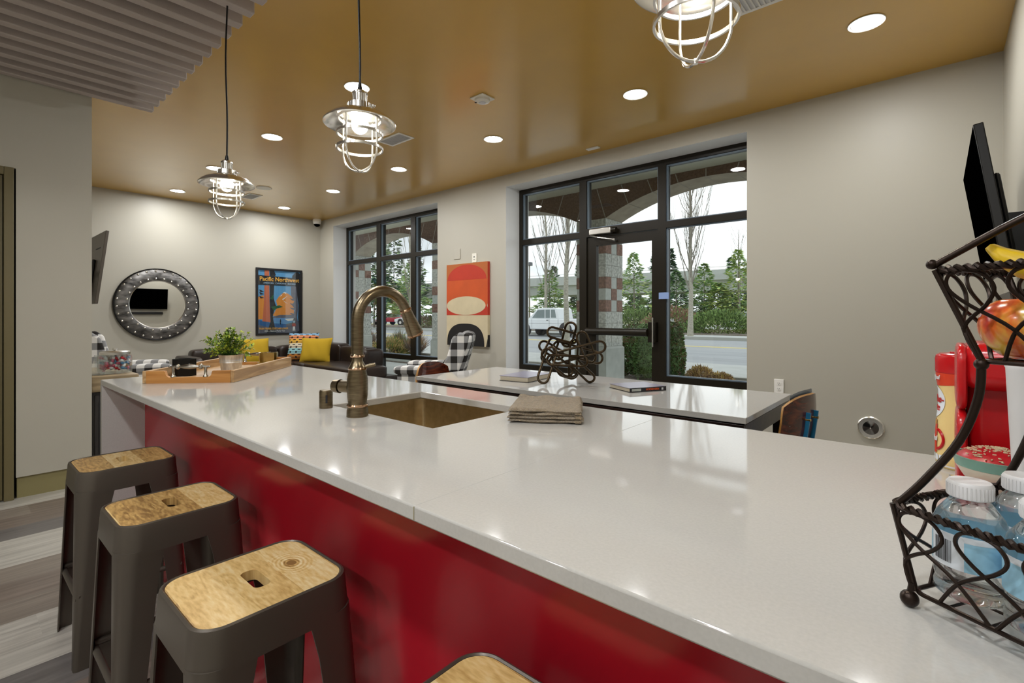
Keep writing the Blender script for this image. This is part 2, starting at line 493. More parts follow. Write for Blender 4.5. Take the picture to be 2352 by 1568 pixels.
    M['ochrepaint'] = mat('rust_ochre_paint', '#b0602a', rough=0.7)
    M['creampaint'] = mat('sand_paint', '#cbbd9c', rough=0.75, var=0.05)
    M['blackpaint'] = mat('black_paint', '#0d0a0c', rough=0.6)
    for n, c in (('p_sky', '#5b97c6'), ('p_orange', '#d98a35'), ('p_trunk', '#c0694a'), ('p_dark', '#1d1c22'), ('p_grey', '#5b5d6c'), ('p_lake', '#5f8fc2'), ('p_blue', '#2b5c92'), ('p_white', '#d9dadb'), ('p_green', '#1f5a38'), ('p_text', '#f3b548'), ('p_pale', '#9db8d2'), ('p_red', '#9c3a38')):
        M[n] = mat('print_' + n[2:], c, rough=0.5)
    M['artglass'] = pane_glass('picture_glass')
    # outdoors
    M['splitgrey'] = mat('split_face_grey_block', '#b9bcb6', rough=0.95, bump=1.0, bscale=26, var=0.35, vscale=24)
    M['smoothgrey'] = mat('smooth_grey_block', '#b9bfba', rough=0.9, var=0.08, vscale=20)
    M['splitred'] = mat('split_face_red_block', '#85665a', rough=0.95, bump=1.0, bscale=26, var=0.35, vscale=24)
    M['archred'] = mat('dark_red_arch_block', '#5e4a41', rough=0.95, bump=1.0, bscale=26, var=0.4, vscale=30)
    M['mortar'] = mat('mortar', '#9b9890', rough=0.95)
    M['concrete'] = mat('cast_concrete', '#b2b6b0', rough=0.9, var=0.1, vscale=6)
    M['soffit'] = mat('soffit_plaster', '#b9baa8', rough=0.9)
    M['archstone'] = mat('arch_soffit_block', '#a59d8d', rough=0.9, var=0.15, vscale=5)
    M['asphalt'] = mat('road_asphalt', '#96999b', rough=0.85, var=0.12, vscale=2, stretch=(0.15, 1.2, 1))
    M['lane'] = mat('yellow_lane_paint', '#dcc96e', rough=0.7)
    M['sidewalk'] = mat('sidewalk_concrete', '#adafac', rough=0.9, var=0.08, vscale=2)
    M['curb'] = mat('curb_concrete', '#a0a19a', rough=0.9)
    M['mulch'] = mat('bark_mulch', '#6b6258', rough=1.0, bump=1.0, bscale=30, var=0.5, vscale=24)
    M['grass'] = mat('winter_grass', '#a5a878', rough=1.0, var=0.3, vscale=1.2)
    M['bark'] = mat('pale_bark', '#a09c8e', rough=0.95, var=0.3, vscale=12, stretch=(1, 1, 3))
    M['twig'] = mat('grey_twig', '#857f74', rough=0.95)
    M['fir'] = mat('fir_green', '#86a86c', rough=0.9, var=0.35, vscale=1.5)
    M['firlight'] = mat('fir_yellow_green', '#b4c272', rough=0.9, var=0.3, vscale=1.5)
    M['firdark'] = mat('conifer_dark', '#4a6455', rough=0.95, var=0.3, vscale=0.8)
    M['hedge'] = mat('hedge_green', '#76924f', rough=0.8, var=0.4, vscale=5)
    M['hedgered'] = mat('hedge_reddish', '#957560', rough=0.85, var=0.4, vscale=5)
    M['drygrass'] = mat('dry_tan_foliage', '#cdb67c', rough=0.95, var=0.4, vscale=10)
    M['boxwood'] = mat('laurel_green', '#86aa6f', rough=0.5, var=0.5, vscale=14)
    M['viaduct'] = mat('viaduct_concrete', '#a6aaa8', rough=0.95, var=0.12, vscale=0.3, stretch=(0.2, 1, 3))
    M['carwhite'] = mat('white_car_paint', '#d4d8da', rough=0.25, coat=0.5)
    M['carred'] = mat('red_car_paint', '#a8283a', rough=0.25, coat=0.5)
    M['cargrey'] = mat('dark_car_paint', '#3a4048', rough=0.25, coat=0.5)
    M['carglass'] = mat('tinted_glass', '#6a7878', rough=0.08)
    M['bluetape'] = mat('blue_tape', '#8ea7d8', rough=0.5)
mk()

# ---------------------------------------------------------------- mesh helpers
class MB:
    """collects shapes into one mesh"""
    def __init__(s):
        s.v = []; s.f = []; s.m = []

    def add(s, vs, fs, m=0, T=None):
        o = len(s.v)
        for p in vs:
            p = Vector(p)
            if T is not None:
                p = T @ p
            s.v.append(p)
        for f in fs:
            s.f.append([i + o for i in f]); s.m.append(m)
        return s

    def box(s, x0, x1, y0, y1, z0, z1, m=0, T=None):
        vs = [(x0, y0, z0), (x1, y0, z0), (x1, y1, z0), (x0, y1, z0), (x0, y0, z1), (x1, y0, z1), (x1, y1, z1), (x0, y1, z1)]
        fs = [(0, 3, 2, 1), (4, 5, 6, 7), (0, 1, 5, 4), (1, 2, 6, 5), (2, 3, 7, 6), (3, 0, 4, 7)]
        return s.add(vs, fs, m, T)

    def cbox(s, c, d, m=0, T=None):
        return s.box(c[0] - d[0] / 2, c[0] + d[0] / 2, c[1] - d[1] / 2, c[1] + d[1] / 2, c[2] - d[2] / 2, c[2] + d[2] / 2, m, T)

    def lathe(s, prof, n=32, m=0, T=None, close=False, caps=True):
        """prof: list of (radius, z)"""
        vs = []; fs = []
        k = len(prof)
        for i in range(n):
            a = 2 * PI * i / n
            for r, z in prof:
                vs.append((r * math.cos(a), r * math.sin(a), z))
        for i in range(n):
            j = (i + 1) % n
            for q in range(k - 1 if not close else k):
                q2 = (q + 1) % k
                fs.append((i * k + q, j * k + q, j * k + q2, i * k + q2))
        if caps and not close:
            if prof[0][0] > 1e-6:
                fs.append(tuple(i * k for i in reversed(range(n))))
            if prof[-1][0] > 1e-6:
                fs.append(tuple(i * k + k - 1 for i in range(n)))
        return s.add(vs, fs, m, T)

    def cyl(s, p0, p1, r0, r1=None, n=16, m=0, T=None):
        p0 = Vector(p0); p1 = Vector(p1)
        d = p1 - p0
        q = d.to_track_quat('Z', 'Y').to_matrix().to_4x4()
        A = Matrix.Translation(p0) @ q
        if T is not None:
            A = T @ A
        return s.lathe([(r0, 0), (r0 if r1 is None else r1, d.length)], n, m, A)

    def tube(s, pts, r, n=8, closed=False, m=0, T=None, flat=None, up=None):
        """round (or flat: (w, h)) bar swept along points"""
        pts = [Vector(p) for p in pts]
        N = len(pts)
        if N < 2:
            return s
        vs = []; fs = []
        prev = None
        rr = r if isinstance(r, (list, tuple)) else [r] * N
        for i, p in enumerate(pts):
            if closed:
                t = pts[(i + 1) % N] - pts[i - 1]
            else:
                t = pts[min(i + 1, N - 1)] - pts[max(i - 1, 0)]
            if t.length < 1e-9:
                t = Vector((0, 0, 1))
            t.normalize()
            if prev is None:
                a = Vector(up) if up else (Vector((0, 0, 1)) if abs(t.z) < 0.9 else Vector((1, 0, 0)))
                u = (a - t * a.dot(t)).normalized()
            else:
                u = (prev - t * prev.dot(t))
                u = u.normalized() if u.length > 1e-6 else prev
            prev = u
            w = t.cross(u)
            for k in range(n):
                a = 2 * PI * (k + (0.5 if flat else 0)) / n
                if flat:
                    ca, sa = math.cos(a), math.sin(a)
                    vs.append(p + u * (flat[1] / 2 * (1 if sa > 0 else -1)) + w * (flat[0] / 2 * (1 if ca > 0 else -1)))
                else:
                    vs.append(p + (u * math.cos(a) + w * math.sin(a)) * rr[i])
        for i in range(N if closed else N - 1):
            j = (i + 1) % N
            for k in range(n):
                l = (k + 1) % n
                fs.append((i * n + k, i * n + l, j * n + l, j * n + k))
        if not closed:
            fs.append(tuple(reversed(range(n))))
            fs.append(tuple((N - 1) * n + k for k in range(n)))
        return s.add(vs, fs, m, T)

    def prism(s, poly, h0, h1, m=0, T=None, mside=None):
        """polygon in local XY extruded from z=h0 to h1"""
        n = len(poly)
        vs = [(x, y, h0) for x, y in poly] + [(x, y, h1) for x, y in poly]
        s.add(vs, [tuple(reversed(range(n))), tuple(range(n, 2 * n))], m, T)
        vs2 = list(vs)
        fs = [(i, (i + 1) % n, n + (i + 1) % n, n + i) for i in range(n)]
        o = len(s.v) - 2 * n
        for f in fs:
            s.f.append([i + o for i in f]); s.m.append(m if mside is None else mside)
        return s

    def grid(s, fn, nu, nv, cu=False, cv=False, m=0, T=None):
        vs = [fn(i / (nu if cu else nu - 1), j / (nv if cv else nv - 1)) for i in range(nu) for j in range(nv)]
        fs = []
        for i in range(nu if cu else nu - 1):
            for j in range(nv if cv else nv - 1):
                i2 = (i + 1) % nu; j2 = (j + 1) % nv
                fs.append((i * nv + j, i2 * nv + j, i2 * nv + j2, i * nv + j2))
        return s.add(vs, fs, m, T)

    def ball(s, c, r, nu=20, nv=12, m=0, T=None, sq=1.0):
        """ellipsoid; sq<1 squares it off"""
        rx, ry, rz = r if isinstance(r, (list, tuple)) else (r, r, r)
        sg = lambda x: math.copysign(abs(x) ** sq, x)
        def fn(u, v):
            a = 2 * PI * u; b = PI * (v - 0.5)
            return (c[0] + rx * sg(math.cos(b)) * sg(math.cos(a)), c[1] + ry * sg(math.cos(b)) * sg(math.sin(a)), c[2] + rz * sg(math.sin(b)))
        return s.grid(fn, nu, nv, cu=True, m=m, T=T)

    def pillow(s, w, h, t, m=0, T=None, n=17, pinch=0.07):
        """knife-edge cushion standing in local XZ, thickness along Y"""
        for sgn in (1, -1):
            def fn(u, v, sgn=sgn):
                x = 2 * u - 1; z = 2 * v - 1
                k = (1 - abs(x) ** 2.6) * (1 - abs(z) ** 2.6)
                y = sgn * t / 2 * max(0, k) ** 0.55
                px = x * (1 - pinch * (1 - z * z) * abs(x) ** 3 )
                pz = z * (1 - pinch * (1 - x * x) * abs(z) ** 3)
                wob = 0.006 * math.sin(9 * x + 3 * z) * max(0, k)
                return (px * w / 2, y + wob, pz * h / 2)
            s.grid(fn, n, n, m=m, T=T)
        return s

    def leaf(s, p, d, nrm, L, W, m=0, fold=0.0):
        d = d.normalized(); w = d.cross(nrm)
        if w.length < 1e-5:
            w = d.orthogonal()
        w.normalize()
        nn = w.cross(d)
        a = p; b = p + d * L * 0.5 + w * W / 2 - nn * fold; c = p + d * L; e = p + d * L * 0.5 - w * W / 2 - nn * fold
        o = len(s.v)
        s.v += [a, b, c, e]
        s.f.append([o, o + 1, o + 2, o + 3]); s.m.append(m)
        return s

    def build(s, name, mats, parent=None, loc=None, rot=None, bevel=0.0, seg=2, smooth=40, weld=False, kind=None, label=None):
        me = bpy.data.meshes.new(name)
        me.from_pydata([tuple(p) for p in s.v], [], s.f)
        if not isinstance(mats, (list, tuple)):
            mats = [mats]
        for m in mats:
            me.materials.append(MAT[m] if isinstance(m, str) else m)
        for p, i in zip(me.polygons, s.m):
            p.material_index = i
        if weld:
            import bmesh
            bm = bmesh.new(); bm.from_mesh(me)
            bmesh.ops.remove_doubles(bm, verts=bm.verts, dist=1e-5)
            bmesh.ops.recalc_face_normals(bm, faces=bm.faces)
            bm.to_mesh(me); bm.free()
        if smooth:
            for p in me.polygons:
                p.use_smooth = True
            me.set_sharp_from_angle(angle=R(smooth))
        me.update()
        o = bpy.data.objects.new(name, me)
        COL.objects.link(o)
        if parent is not None:
            o.parent = parent
        if loc is not None:
            o.location = loc
        if rot is not None:
            o.rotation_euler = rot
        if bevel:
            b = o.modifiers.new('edge_bevel', 'BEVEL')
            b.width = bevel; b.segments = seg; b.limit_method = 'ANGLE'; b.angle_limit = R(35)
        if kind:
            o['kind'] = kind
        if label:
            o['label'] = label
        return o


def thing(name, label, cat, loc=(0, 0, 0), rotz=0.0, group=None):
    o = bpy.data.objects.new(name, None)
    o.empty_display_size = 0.05
    COL.objects.link(o)
    o.location = loc
    o.rotation_euler = (0, 0, rotz)
    o['label'] = label; o['category'] = cat
    if group:
        o['group'] = group
    return o


def tag(o, label, cat, group=None, kind=None):
    o['label'] = label; o['category'] = cat
    if group:
        o['group'] = group
    if kind:
        o['kind'] = kind
    return o


def structure(o, label=None, cat=None):
    o['kind'] = 'structure'
    if label:
        o['label'] = label
    if cat:
        o['category'] = cat
    return o


def dup(root, loc, rotz=0.0, label=None, group=None, scale=None):
    r = root.copy()
    COL.objects.link(r)
    r.location = loc
    r.rotation_euler = (0, 0, rotz)
    if scale:
        r.scale = scale
    if label:
        r['label'] = label
    if group:
        r['group'] = group
    for ch in list(root.children):
        c = ch.copy(); COL.objects.link(c); c.parent = r
        for g in list(ch.children):
            d = g.copy(); COL.objects.link(d); d.parent = c
    return r


def lettering(text, size, origin, right, up, parent, name, m, width=None, bold=0.0, align='CENTER', wrap=None, lift=0.0, shear=0.0):
    """text as a thin mesh on a plane (or wrapped round a vertical cylinder of radius wrap, centred on angle 0 = `right x up`)"""
    cu = bpy.data.curves.new(name, 'FONT')
    cu.body = text; cu.size = size; cu.align_x = align; cu.align_y = 'CENTER'
    cu.offset = bold; cu.extrude = 0.0004; cu.shear = shear; cu.resolution_u = 3
    ob = bpy.data.objects.new(name, cu)
    COL.objects.link(ob)
    bpy.context.view_layer.update()
    dg = bpy.context.evaluated_depsgraph_get()
    me = bpy.data.meshes.new_from_object(ob.evaluated_get(dg))
    bpy.data.objects.remove(ob)
    xs = [v.co.x for v in me.vertices]
    k = 1.0
    if width and xs:
        k = width / max(1e-6, max(xs) - min(xs))
    right = Vector(right).normalized(); up = Vector(up).normalized(); nrm = right.cross(up)
    origin = Vector(origin)
    for v in me.vertices:
        x = v.co.x * k; y = v.co.y; z = v.co.z + lift
        if wrap:
            a = x / wrap
            v.co = origin + right * ((wrap + z) * math.sin(a)) + nrm * ((wrap + z) * math.cos(a)) + up * y
        else:
            v.co = origin + right * x + up * y + nrm * z
    me.materials.clear()
    me.materials.append(MAT[m])
    for p in me.polygons:
        p.material_index = 0
    o = bpy.data.objects.new(name, me)
    COL.objects.link(o)
    if parent is not None:
        o.parent = parent
    return o


def rounded_rect(w, h, r, n=6):
    pts = []
    for cx, cy, a0 in ((w / 2 - r, h / 2 - r, 0), (-w / 2 + r, h / 2 - r, 90), (-w / 2 + r, -h / 2 + r, 180), (w / 2 - r, -h / 2 + r, 270)):
        for i in range(n + 1):
            a = R(a0 + 90 * i / n)
            pts.append((cx + r * math.cos(a), cy + r * math.sin(a)))
    return pts


def catmull(pts, k=8, closed=False):
    P = [Vector(p) for p in pts]
    n = len(P); out = []
    for i in range(n if closed else n - 1):
        if closed:
            a, b, c, d = P[i - 1], P[i], P[(i + 1) % n], P[(i + 2) % n]
        else:
            a, b, c, d = P[max(i - 1, 0)], P[i], P[i + 1], P[min(i + 2, n - 1)]
        for j in range(k):
            t = j / k
            out.append(0.5 * ((2 * b) + (c - a) * t + (2 * a - 5 * b + 4 * c - d) * t * t + (3 * b - a - 3 * c + d) * t ** 3))
    if not closed:
        out.append(P[-1])
    return out

# ---------------------------------------------------------------- the room
XF, XR, YW, YB, ZC = -9.12, 0.337, 4.83, -2.7, 3.06
YO = 5.30          # outer face of the window wall
W1 = (-8.63, -5.645); W2 = (-4.285, -1.334); WTOP = 2.905

structure(MB().box(XF - 0.12, XR + 0.12, YB - 0.12, YO, -0.12, 0.0).build('floor', 'floor', smooth=0))
structure(MB().box(XF - 0.12, XR + 0.12, YB - 0.12, YO, ZC, ZC + 0.14).build('ceiling', 'ceil', smooth=0))
structure(MB().box(XF - 0.12, XF, YB, YO, 0, ZC).build('wall_far', 'wall', smooth=0))
structure(MB().box(XR, XR + 0.12, YB, YO, 0, ZC).build('wall_right', 'wall', smooth=0))
structure(MB().box(XF, XR, YB - 0.12, YB, 0, ZC).build('wall_back', 'wall', smooth=0))

# window wall: piers and headers; the reveals are painted whiter
def wall_window():
    b = MB()
    def pier(x0, x1, z0, z1):
        b.box(x0, x1, YW, YO, z0, z1)
    pier(XF, W1[0], 0, ZC); pier(W1[1], W2[0], 0, ZC); pier(W2[1], XR, 0, ZC)
    pier(W1[0], W1[1], WTOP, ZC); pier(W2[0], W2[1], WTOP, ZC)
    o = b.build('wall_window', ['wall', 'wall_white'], smooth=0)
    for p in o.data.polygons:
        c = p.center
        if abs(abs(p.normal.x) - 1) < 0.01 and YW < c.y < YO and (abs(c.x - W1[0]) < .01 or abs(c.x - W1[1]) < .01 or abs(c.x - W2[0]) < .01 or abs(c.x - W2[1]) < .01):
            p.material_index = 1
        if p.normal.z < -0.9 and abs(c.z - WTOP) < 0.01:
            p.material_index = 1
    structure(o)
wall_window()

# partition with its door, and the wall running behind it
structure(MB().box(-4.77, -4.647, 0.325, 0.714, 0.142, ZC).box(-4.77, -4.647, YB, -0.76, 0.142, ZC).box(-4.77, -4.647, -0.76, 0.325, 2.20, ZC).build('wall_partition', 'wall', smooth=0))
structure(MB().box(XF, -4.77, 0.60, 0.714, 0, ZC).build('wall_left', 'wall', smooth=0))
structure(MB().box(-4.76, -4.665, 0.33, 0.704, 0, 0.142).build('baseboard_partition', 'base', smooth=0))
b = MB().box(XF, XF + 0.014, 0.714, YW, 0, 0.10)
structure(b.build('baseboard_far', 'base', smooth=0))
b = MB().box(XF, W1[0], YW - 0.014, YW, 0, 0.10).box(W1[1], W2[0], YW - 0.014, YW, 0, 0.10).box(W2[1], XR, YW - 0.014, YW, 0, 0.10)
structure(b.build('baseboard_window', 'base', smooth=0))

# painted metal door in the partition
d1 = structure(MB().box(-4.765, -4.655, -0.705, 0.262, 0.008, 2.142).build('door_1', 'doorframe', smooth=0))
MB().box(-4.79, -4.632, 0.267, 0.315, 0, 2.20).box(-4.79, -4.632, -0.758, -0.71, 0, 2.20).box(-4.79, -4.632, -0.71, 0.267, 2.147, 2.20).build('door_frame', 'doorframe', d1, bevel=0.003)
MB().cyl((-4.655, -0.62, 1.0), (-4.61, -0.62, 1.0), 0.025).cyl((-4.612, -0.63, 1.0), (-4.612, -0.50, 1.0), 0.01).build('door_handle', 'steel', d1)

# storefront glazing ------------------------------------------------
GY0, GY1 = 5.10, 5.215
def storefront(name, x0, x1, mull, trans, rail, open_bay=None):
    """aluminium frame with vertical mullions at mull [(x0,x1)], transom z range, bottom rail z range"""
    f = MB()
    top = (2.845, WTOP)
    edges = [(x0, x0 + 0.055)] + mull + [(x1 - 0.055, x1)]
    for a, c in edges:
        f.box(a, c, GY0, GY1, 0, WTOP)
    bays = [(edges[i][1], edges[i + 1][0]) for i in range(len(edges) - 1)]
    g = MB(); seal = MB()
    panes = []
    for i, (a, c) in enumerate(bays):
        f.box(a, c, GY0, GY1, top[0], top[1])
        if open_bay == i:
            f.box(a, c, GY0, GY1, 2.165, 2.265)
            panes.append((a, c, 2.265, top[0]))
            continue
        f.box(a, c, GY0, GY1, trans[0], trans[1])
        f.box(a, c, GY0, GY1, rail[0], rail[1])
        f.box(a, c, GY0, GY1, 0, 0.07)
        panes += [(a, c, trans[1], top[0]), (a, c, rail[1], trans[0]), (a, c, 0.07, rail[0])]
    o = structure(f.build(name, 'frame', smooth=0))
    for a, c, z0, z1 in panes:
        MB().box(a, c, 5.152, 5.16, z0, z1).build('pane', 'glass', o, smooth=0)
        s = MB()
        w = 0.012
        s.box(a, a + w, 5.118, 5.150, z0, z1).box(c - w, c, 5.118, 5.150, z0, z1).box(a + w, c - w, 5.118, 5.150, z1 - w, z1).box(a + w, c - w, 5.118, 5.150, z0, z0 + w)
        s.build('glazing_bead', 'gasket', o, smooth=0)
    return o

storefront('window_1', W1[0], W1[1], [(-7.625, -7.50), (-6.64, -6.515)], (2.195, 2.265), (0.49, 0.56))
w2 = storefront('window_2', W2[0], W2[1], [(-3.325, -3.225), (-2.315, -2.225)], (2.165, 2.235), (0.50, 0.57), open_bay=1)

# glazed entrance door between the two mullions
d2 = structure(MB().box(-3.222, -3.10, 5.12, 5.175, 0.01, 2.158).box(-2.395, -2.318, 5.12, 5.175, 0.01, 2.158).box(-3.10, -2.395, 5.12, 5.175, 2.055, 2.158).box(-3.10, -2.395, 5.12, 5.175, 0.01, 0.27).build('door_2', 'frame', smooth=0))
MB().box(-3.10, -2.395, 5.145, 5.152, 0.27, 2.055).build('pane', 'glass', d2, smooth=0)
MB().tube([(-3.19, 5.045, 1.035), (-2.41, 5.045, 1.035)], 0.042, 16).box(-3.20, -3.14, 5.06, 5.12, 1.0, 1.07).build('push_bar', 'frame', d2)
MB().box(-2.41, -2.325, 5.05, 5.12, 0.93, 1.15).cyl((-2.345, 5.03, 0.88), (-2.345, 5.03, 1.20), 0.008, m=1).cyl((-2.345, 5.03, 0.93), (-2.345, 5.12, 0.93), 0.006, m=1).build('latch_case', ['frame', 'steel'], d2, bevel=0.004)
cl = MB().box(-3.15, -2.86, 5.03, 5.095, 2.175, 2.245).build('door_closer', 'steel', d2, bevel=0.008)
MB().cyl((-2.86, 5.062, 2.21), (-2.80, 5.062, 2.21), 0.030, n=20).build('closer_cap', 'frame', cl)
MB().tube([(-3.14, 5.06, 2.17), (-2.99, 4.96, 2.125), (-2.84, 5.07, 2.10)], 0.008, 8).ball((-2.84, 5.08, 2.10), 0.018).build('closer_arm', 'steel', cl)

t = MB().box(-2.30, -2.19, 5.088, 5.0985, 1.40, 1.47).build('tape_note', 'bluetape', smooth=0)
tag(t, 'small pale blue tape tab stuck on the mullion beside the glass door', 'tape')

# felt ceiling baffles over the bar side
for i in range(17):
    x = -4.60 + i * 0.1555
    o = MB().box(-0.03, 0.03, YB + 0.03, 1.072, 0, 0.145).build('ceiling_baffle', 'baffle', loc=(x, 0, 2.795), bevel=0.006)
    where = 'first' if i == 0 else None
    tag(o, 'taupe felt ceiling baffle hanging in the slatted row over the bar', 'ceiling baffle', 'felt baffles over the bar')
MB_ = MB().box(-4.64, XR - 0.01, YB + 0.02, 0.9, 2.94, ZC)
structure(MB_.build('trim_1', 'baffle', smooth=0))

# recessed downlights ------------------------------------------------
def downlight():
    t = thing('recessed_downlight', '', 'ceiling light')
    MB().lathe([(0.078, -0.001), (0.098, -0.004), (0.100, 0.0), (0.078, 0.004)], 40, close=True).build('trim_ring', 'white', t)
    MB().lathe([(0.0, 0.0), (0.079, 0.0)], 40, caps=False).build('lens', 'led', t, loc=(0, 0, -0.0015), smooth=0)
    return t
dl = downlight()
dl_labels = [
    (-8.488, 2.278, 'round recessed downlight over the mirror, farthest of the inner row'),
    (-6.831, 2.234, 'round recessed downlight beside the farthest cage pendant'),
    (-5.19, 2.226, 'round recessed downlight between the far and middle cage pendants'),
    (-3.546, 2.19, 'round recessed downlight right above the middle cage pendant'),
    (-8.448, 3.827, 'round recessed downlight nearest the corner security camera'),
    (-6.768, 3.784, 'round recessed downlight second from the security camera in the window row'),
    (-5.129, 3.756, 'round recessed downlight on the ceiling beside the middle square vent'),
    (-3.513, 3.761, 'round recessed downlight between motion sensor and window wall'),
    (-1.91, 3.771, 'round recessed downlight before the glass door, left of the nearest pendant'),
    (-0.347, 3.802, 'round recessed downlight nearest the right wall corner'),
]
for i, (x, y, l) in enumerate(dl_labels):
    o = dl if i == 0 else dup(dl, (0, 0, 0))
    o.location = (x, y, ZC - 0.003)
    o['label'] = l
    o['group'] = 'recessed downlights'
for i, (x, y) in enumerate([(-1.6, -0.5), (-0.3, -0.5), (-1.6, -1.9), (-0.3, -1.9)]):  # unseen lamps added to brighten the partition, bar front and stools
    o = dup(dl, (x, y, 2.937))
    o['label'] = 'added unseen downlight in the lowered ceiling, brightening the room from the kitchen end'
    o['group'] = 'added unseen downlights at the kitchen end'

# supply grilles
def vent(x0, x1, y0, y1, label):
    t = thing('ceiling_vent', label, 'air vent', ((x0 + x1) / 2, (y0 + y1) / 2, ZC), group='ceiling air vents')
    w, h = (x1 - x0) / 2, (y1 - y0) / 2
    f = 0.025
    MB().box(-w, w, -h, -h + f, -0.008, 0).box(-w, w, h - f, h, -0.008, 0).box(-w, -w + f, -h + f, h - f, -0.008, 0).box(w - f, w, -h + f, h - f, -0.008, 0).build('frame', 'white', t, bevel=0.002)
    sl = MB()
    n = 12
    for i in range(n):
        x = -w + f + (i + 0.5) * (2 * w - 2 * f) / n
        T = Matrix.Translation((x, 0, -0.006)) @ Matrix.Rotation(R(25), 4, 'Y')
        sl.box(-0.006, 0.006, -h + f, h - f, -0.0008, 0.0008, T=T)
    sl.build('louvres', 'white', t, smooth=0)
    MB().box(-w + f, w - f, -h + f, h - f, -0.0015, -0.0005).build('backing', 'cap', t, smooth=0)
vent(-8.21, -7.83, 3.02, 3.22, 'white louvred ceiling vent beside the farthest pendant')
vent(-4.48, -4.10, 3.0, 3.2, 'white louvred ceiling vent behind the middle cage pendant')
vent(-0.925, -0.545, 3.0, 3.2, 'white louvred ceiling vent beside the nearest pendant at the top edge')

o = MB().lathe([(0.0, -0.012), (0.10, -0.010), (0.105, 0.0)], 40).build('ceiling_speaker', 'offwhite', loc=(-7.348, 3.035, ZC))
tag(o, 'plain round white cover disc on the ceiling near the farthest vent', 'ceiling cover')
o = MB().box(-0.075, 0.075, -0.03, 0.03, -0.012, 0).build('sprinkler_cover', 'white', loc=(-2.873, 4.677, ZC), bevel=0.003)
tag(o, 'small white rectangular plate on the ceiling above the glass door', 'ceiling plate')

t = thing('motion_sensor', 'white square ceiling motion sensor with a round lens', 'sensor', (-2.922, 2.993, ZC))
MB().box(-0.075, 0.075, -0.075, 0.075, -0.012, 0).build('base', 'offwhite', t, bevel=0.004)
ho = MB().lathe([(0.066, -0.012), (0.062, -0.03), (0.04, -0.04), (0.0, -0.04)], 32).build('housing', 'offwhite', t)
MB().lathe([(0.03, -0.040), (0.026, -0.047), (0.0, -0.05)], 24).build('lens', 'cap', ho)
MB().cbox((-0.045, -0.03, -0.034), (0.022, 0.012, 0.008)).build('slot', 'black', ho)

t = thing('security_camera', 'white dome security camera up in the far corner of the ceiling', 'camera', (-9.0, 4.70, ZC))
MB().lathe([(0.075, 0.0), (0.078, -0.03), (0.070, -0.075), (0.055, -0.095)], 32).build('housing', 'white', t)
MB().ball((0, 0, -0.095), (0.056, 0.056, 0.045), 24, 12).build('dome', 'screen', t)

# wall plates ---------------------------------------------------------
def wall_plate(name, label, cat, x, z, w, h, m):
    t = thing(name, label, cat, (x, YW, z))
    MB().box(-w / 2, w / 2, -0.012, 0, -h / 2, h / 2).build('plate', m, t, bevel=0.003)
    return t
t = wall_plate('power_outlet', 'white double power outlet low on the wall, right of the long table', 'outlet', -1.068, 0.60, 0.076, 0.122, 'white')
for z in (0.024, -0.024):
    s = MB().lathe([(0.0, 0.0), (0.0165, 0.0), (0.0165, 0.003), (0.0, 0.003)], 24, T=Matrix.Translation((0, -0.012, z)) @ Matrix.Rotation(R(90), 4, 'X')).build('socket', 'white', t)
    MB().box(-0.008, -0.006, -0.0163, -0.0150, z + 0.001, z + 0.008).box(0.005, 0.007, -0.0163, -0.0150, z + 0.001, z + 0.008).cyl((0, -0.0163, z - 0.008), (0, -0.015, z - 0.008), 0.0025).build('pin_hole', 'ink', s)
t = wall_plate('power_outlet', 'small white outlet plate directly above the orange canvas', 'outlet', -4.862, 2.02, 0.085, 0.125, 'offwhite')
MB().cyl((0, -0.0135, 0.012), (0, -0.0115, 0.012), 0.010).build('socket', 'ink', t)
MB().box(-0.014, 0.014, -0.0135, -0.0115, -0.03, -0.024).build('socket', 'ink', t)
t = wall_plate('blank_plate', 'wall-coloured cover plate above and left of the orange canvas', 'wall plate', -5.215, 2.10, 0.13, 0.145, 'wall')

t = thing('wall_vent_cap', 'round dark chrome vent cap low on the wall right of the table', 'vent cap', (-0.412, YW, 0.331))
T = Matrix.Rotation(R(90), 4, 'X')
MB().lathe([(0.088, 0.0), (0.090, 0.012), (0.083, 0.018), (0.078, 0.012)], 48, T=T).build('rim', 'nickel', t)
MB().lathe([(0.080, 0.004), (0.04, 0.016), (0.0, 0.022)], 48, T=T).build('cap', 'darkchrome', t)
MB().ball((0, -0.024, 0), 0.006).build('screw', 'nickel', t)

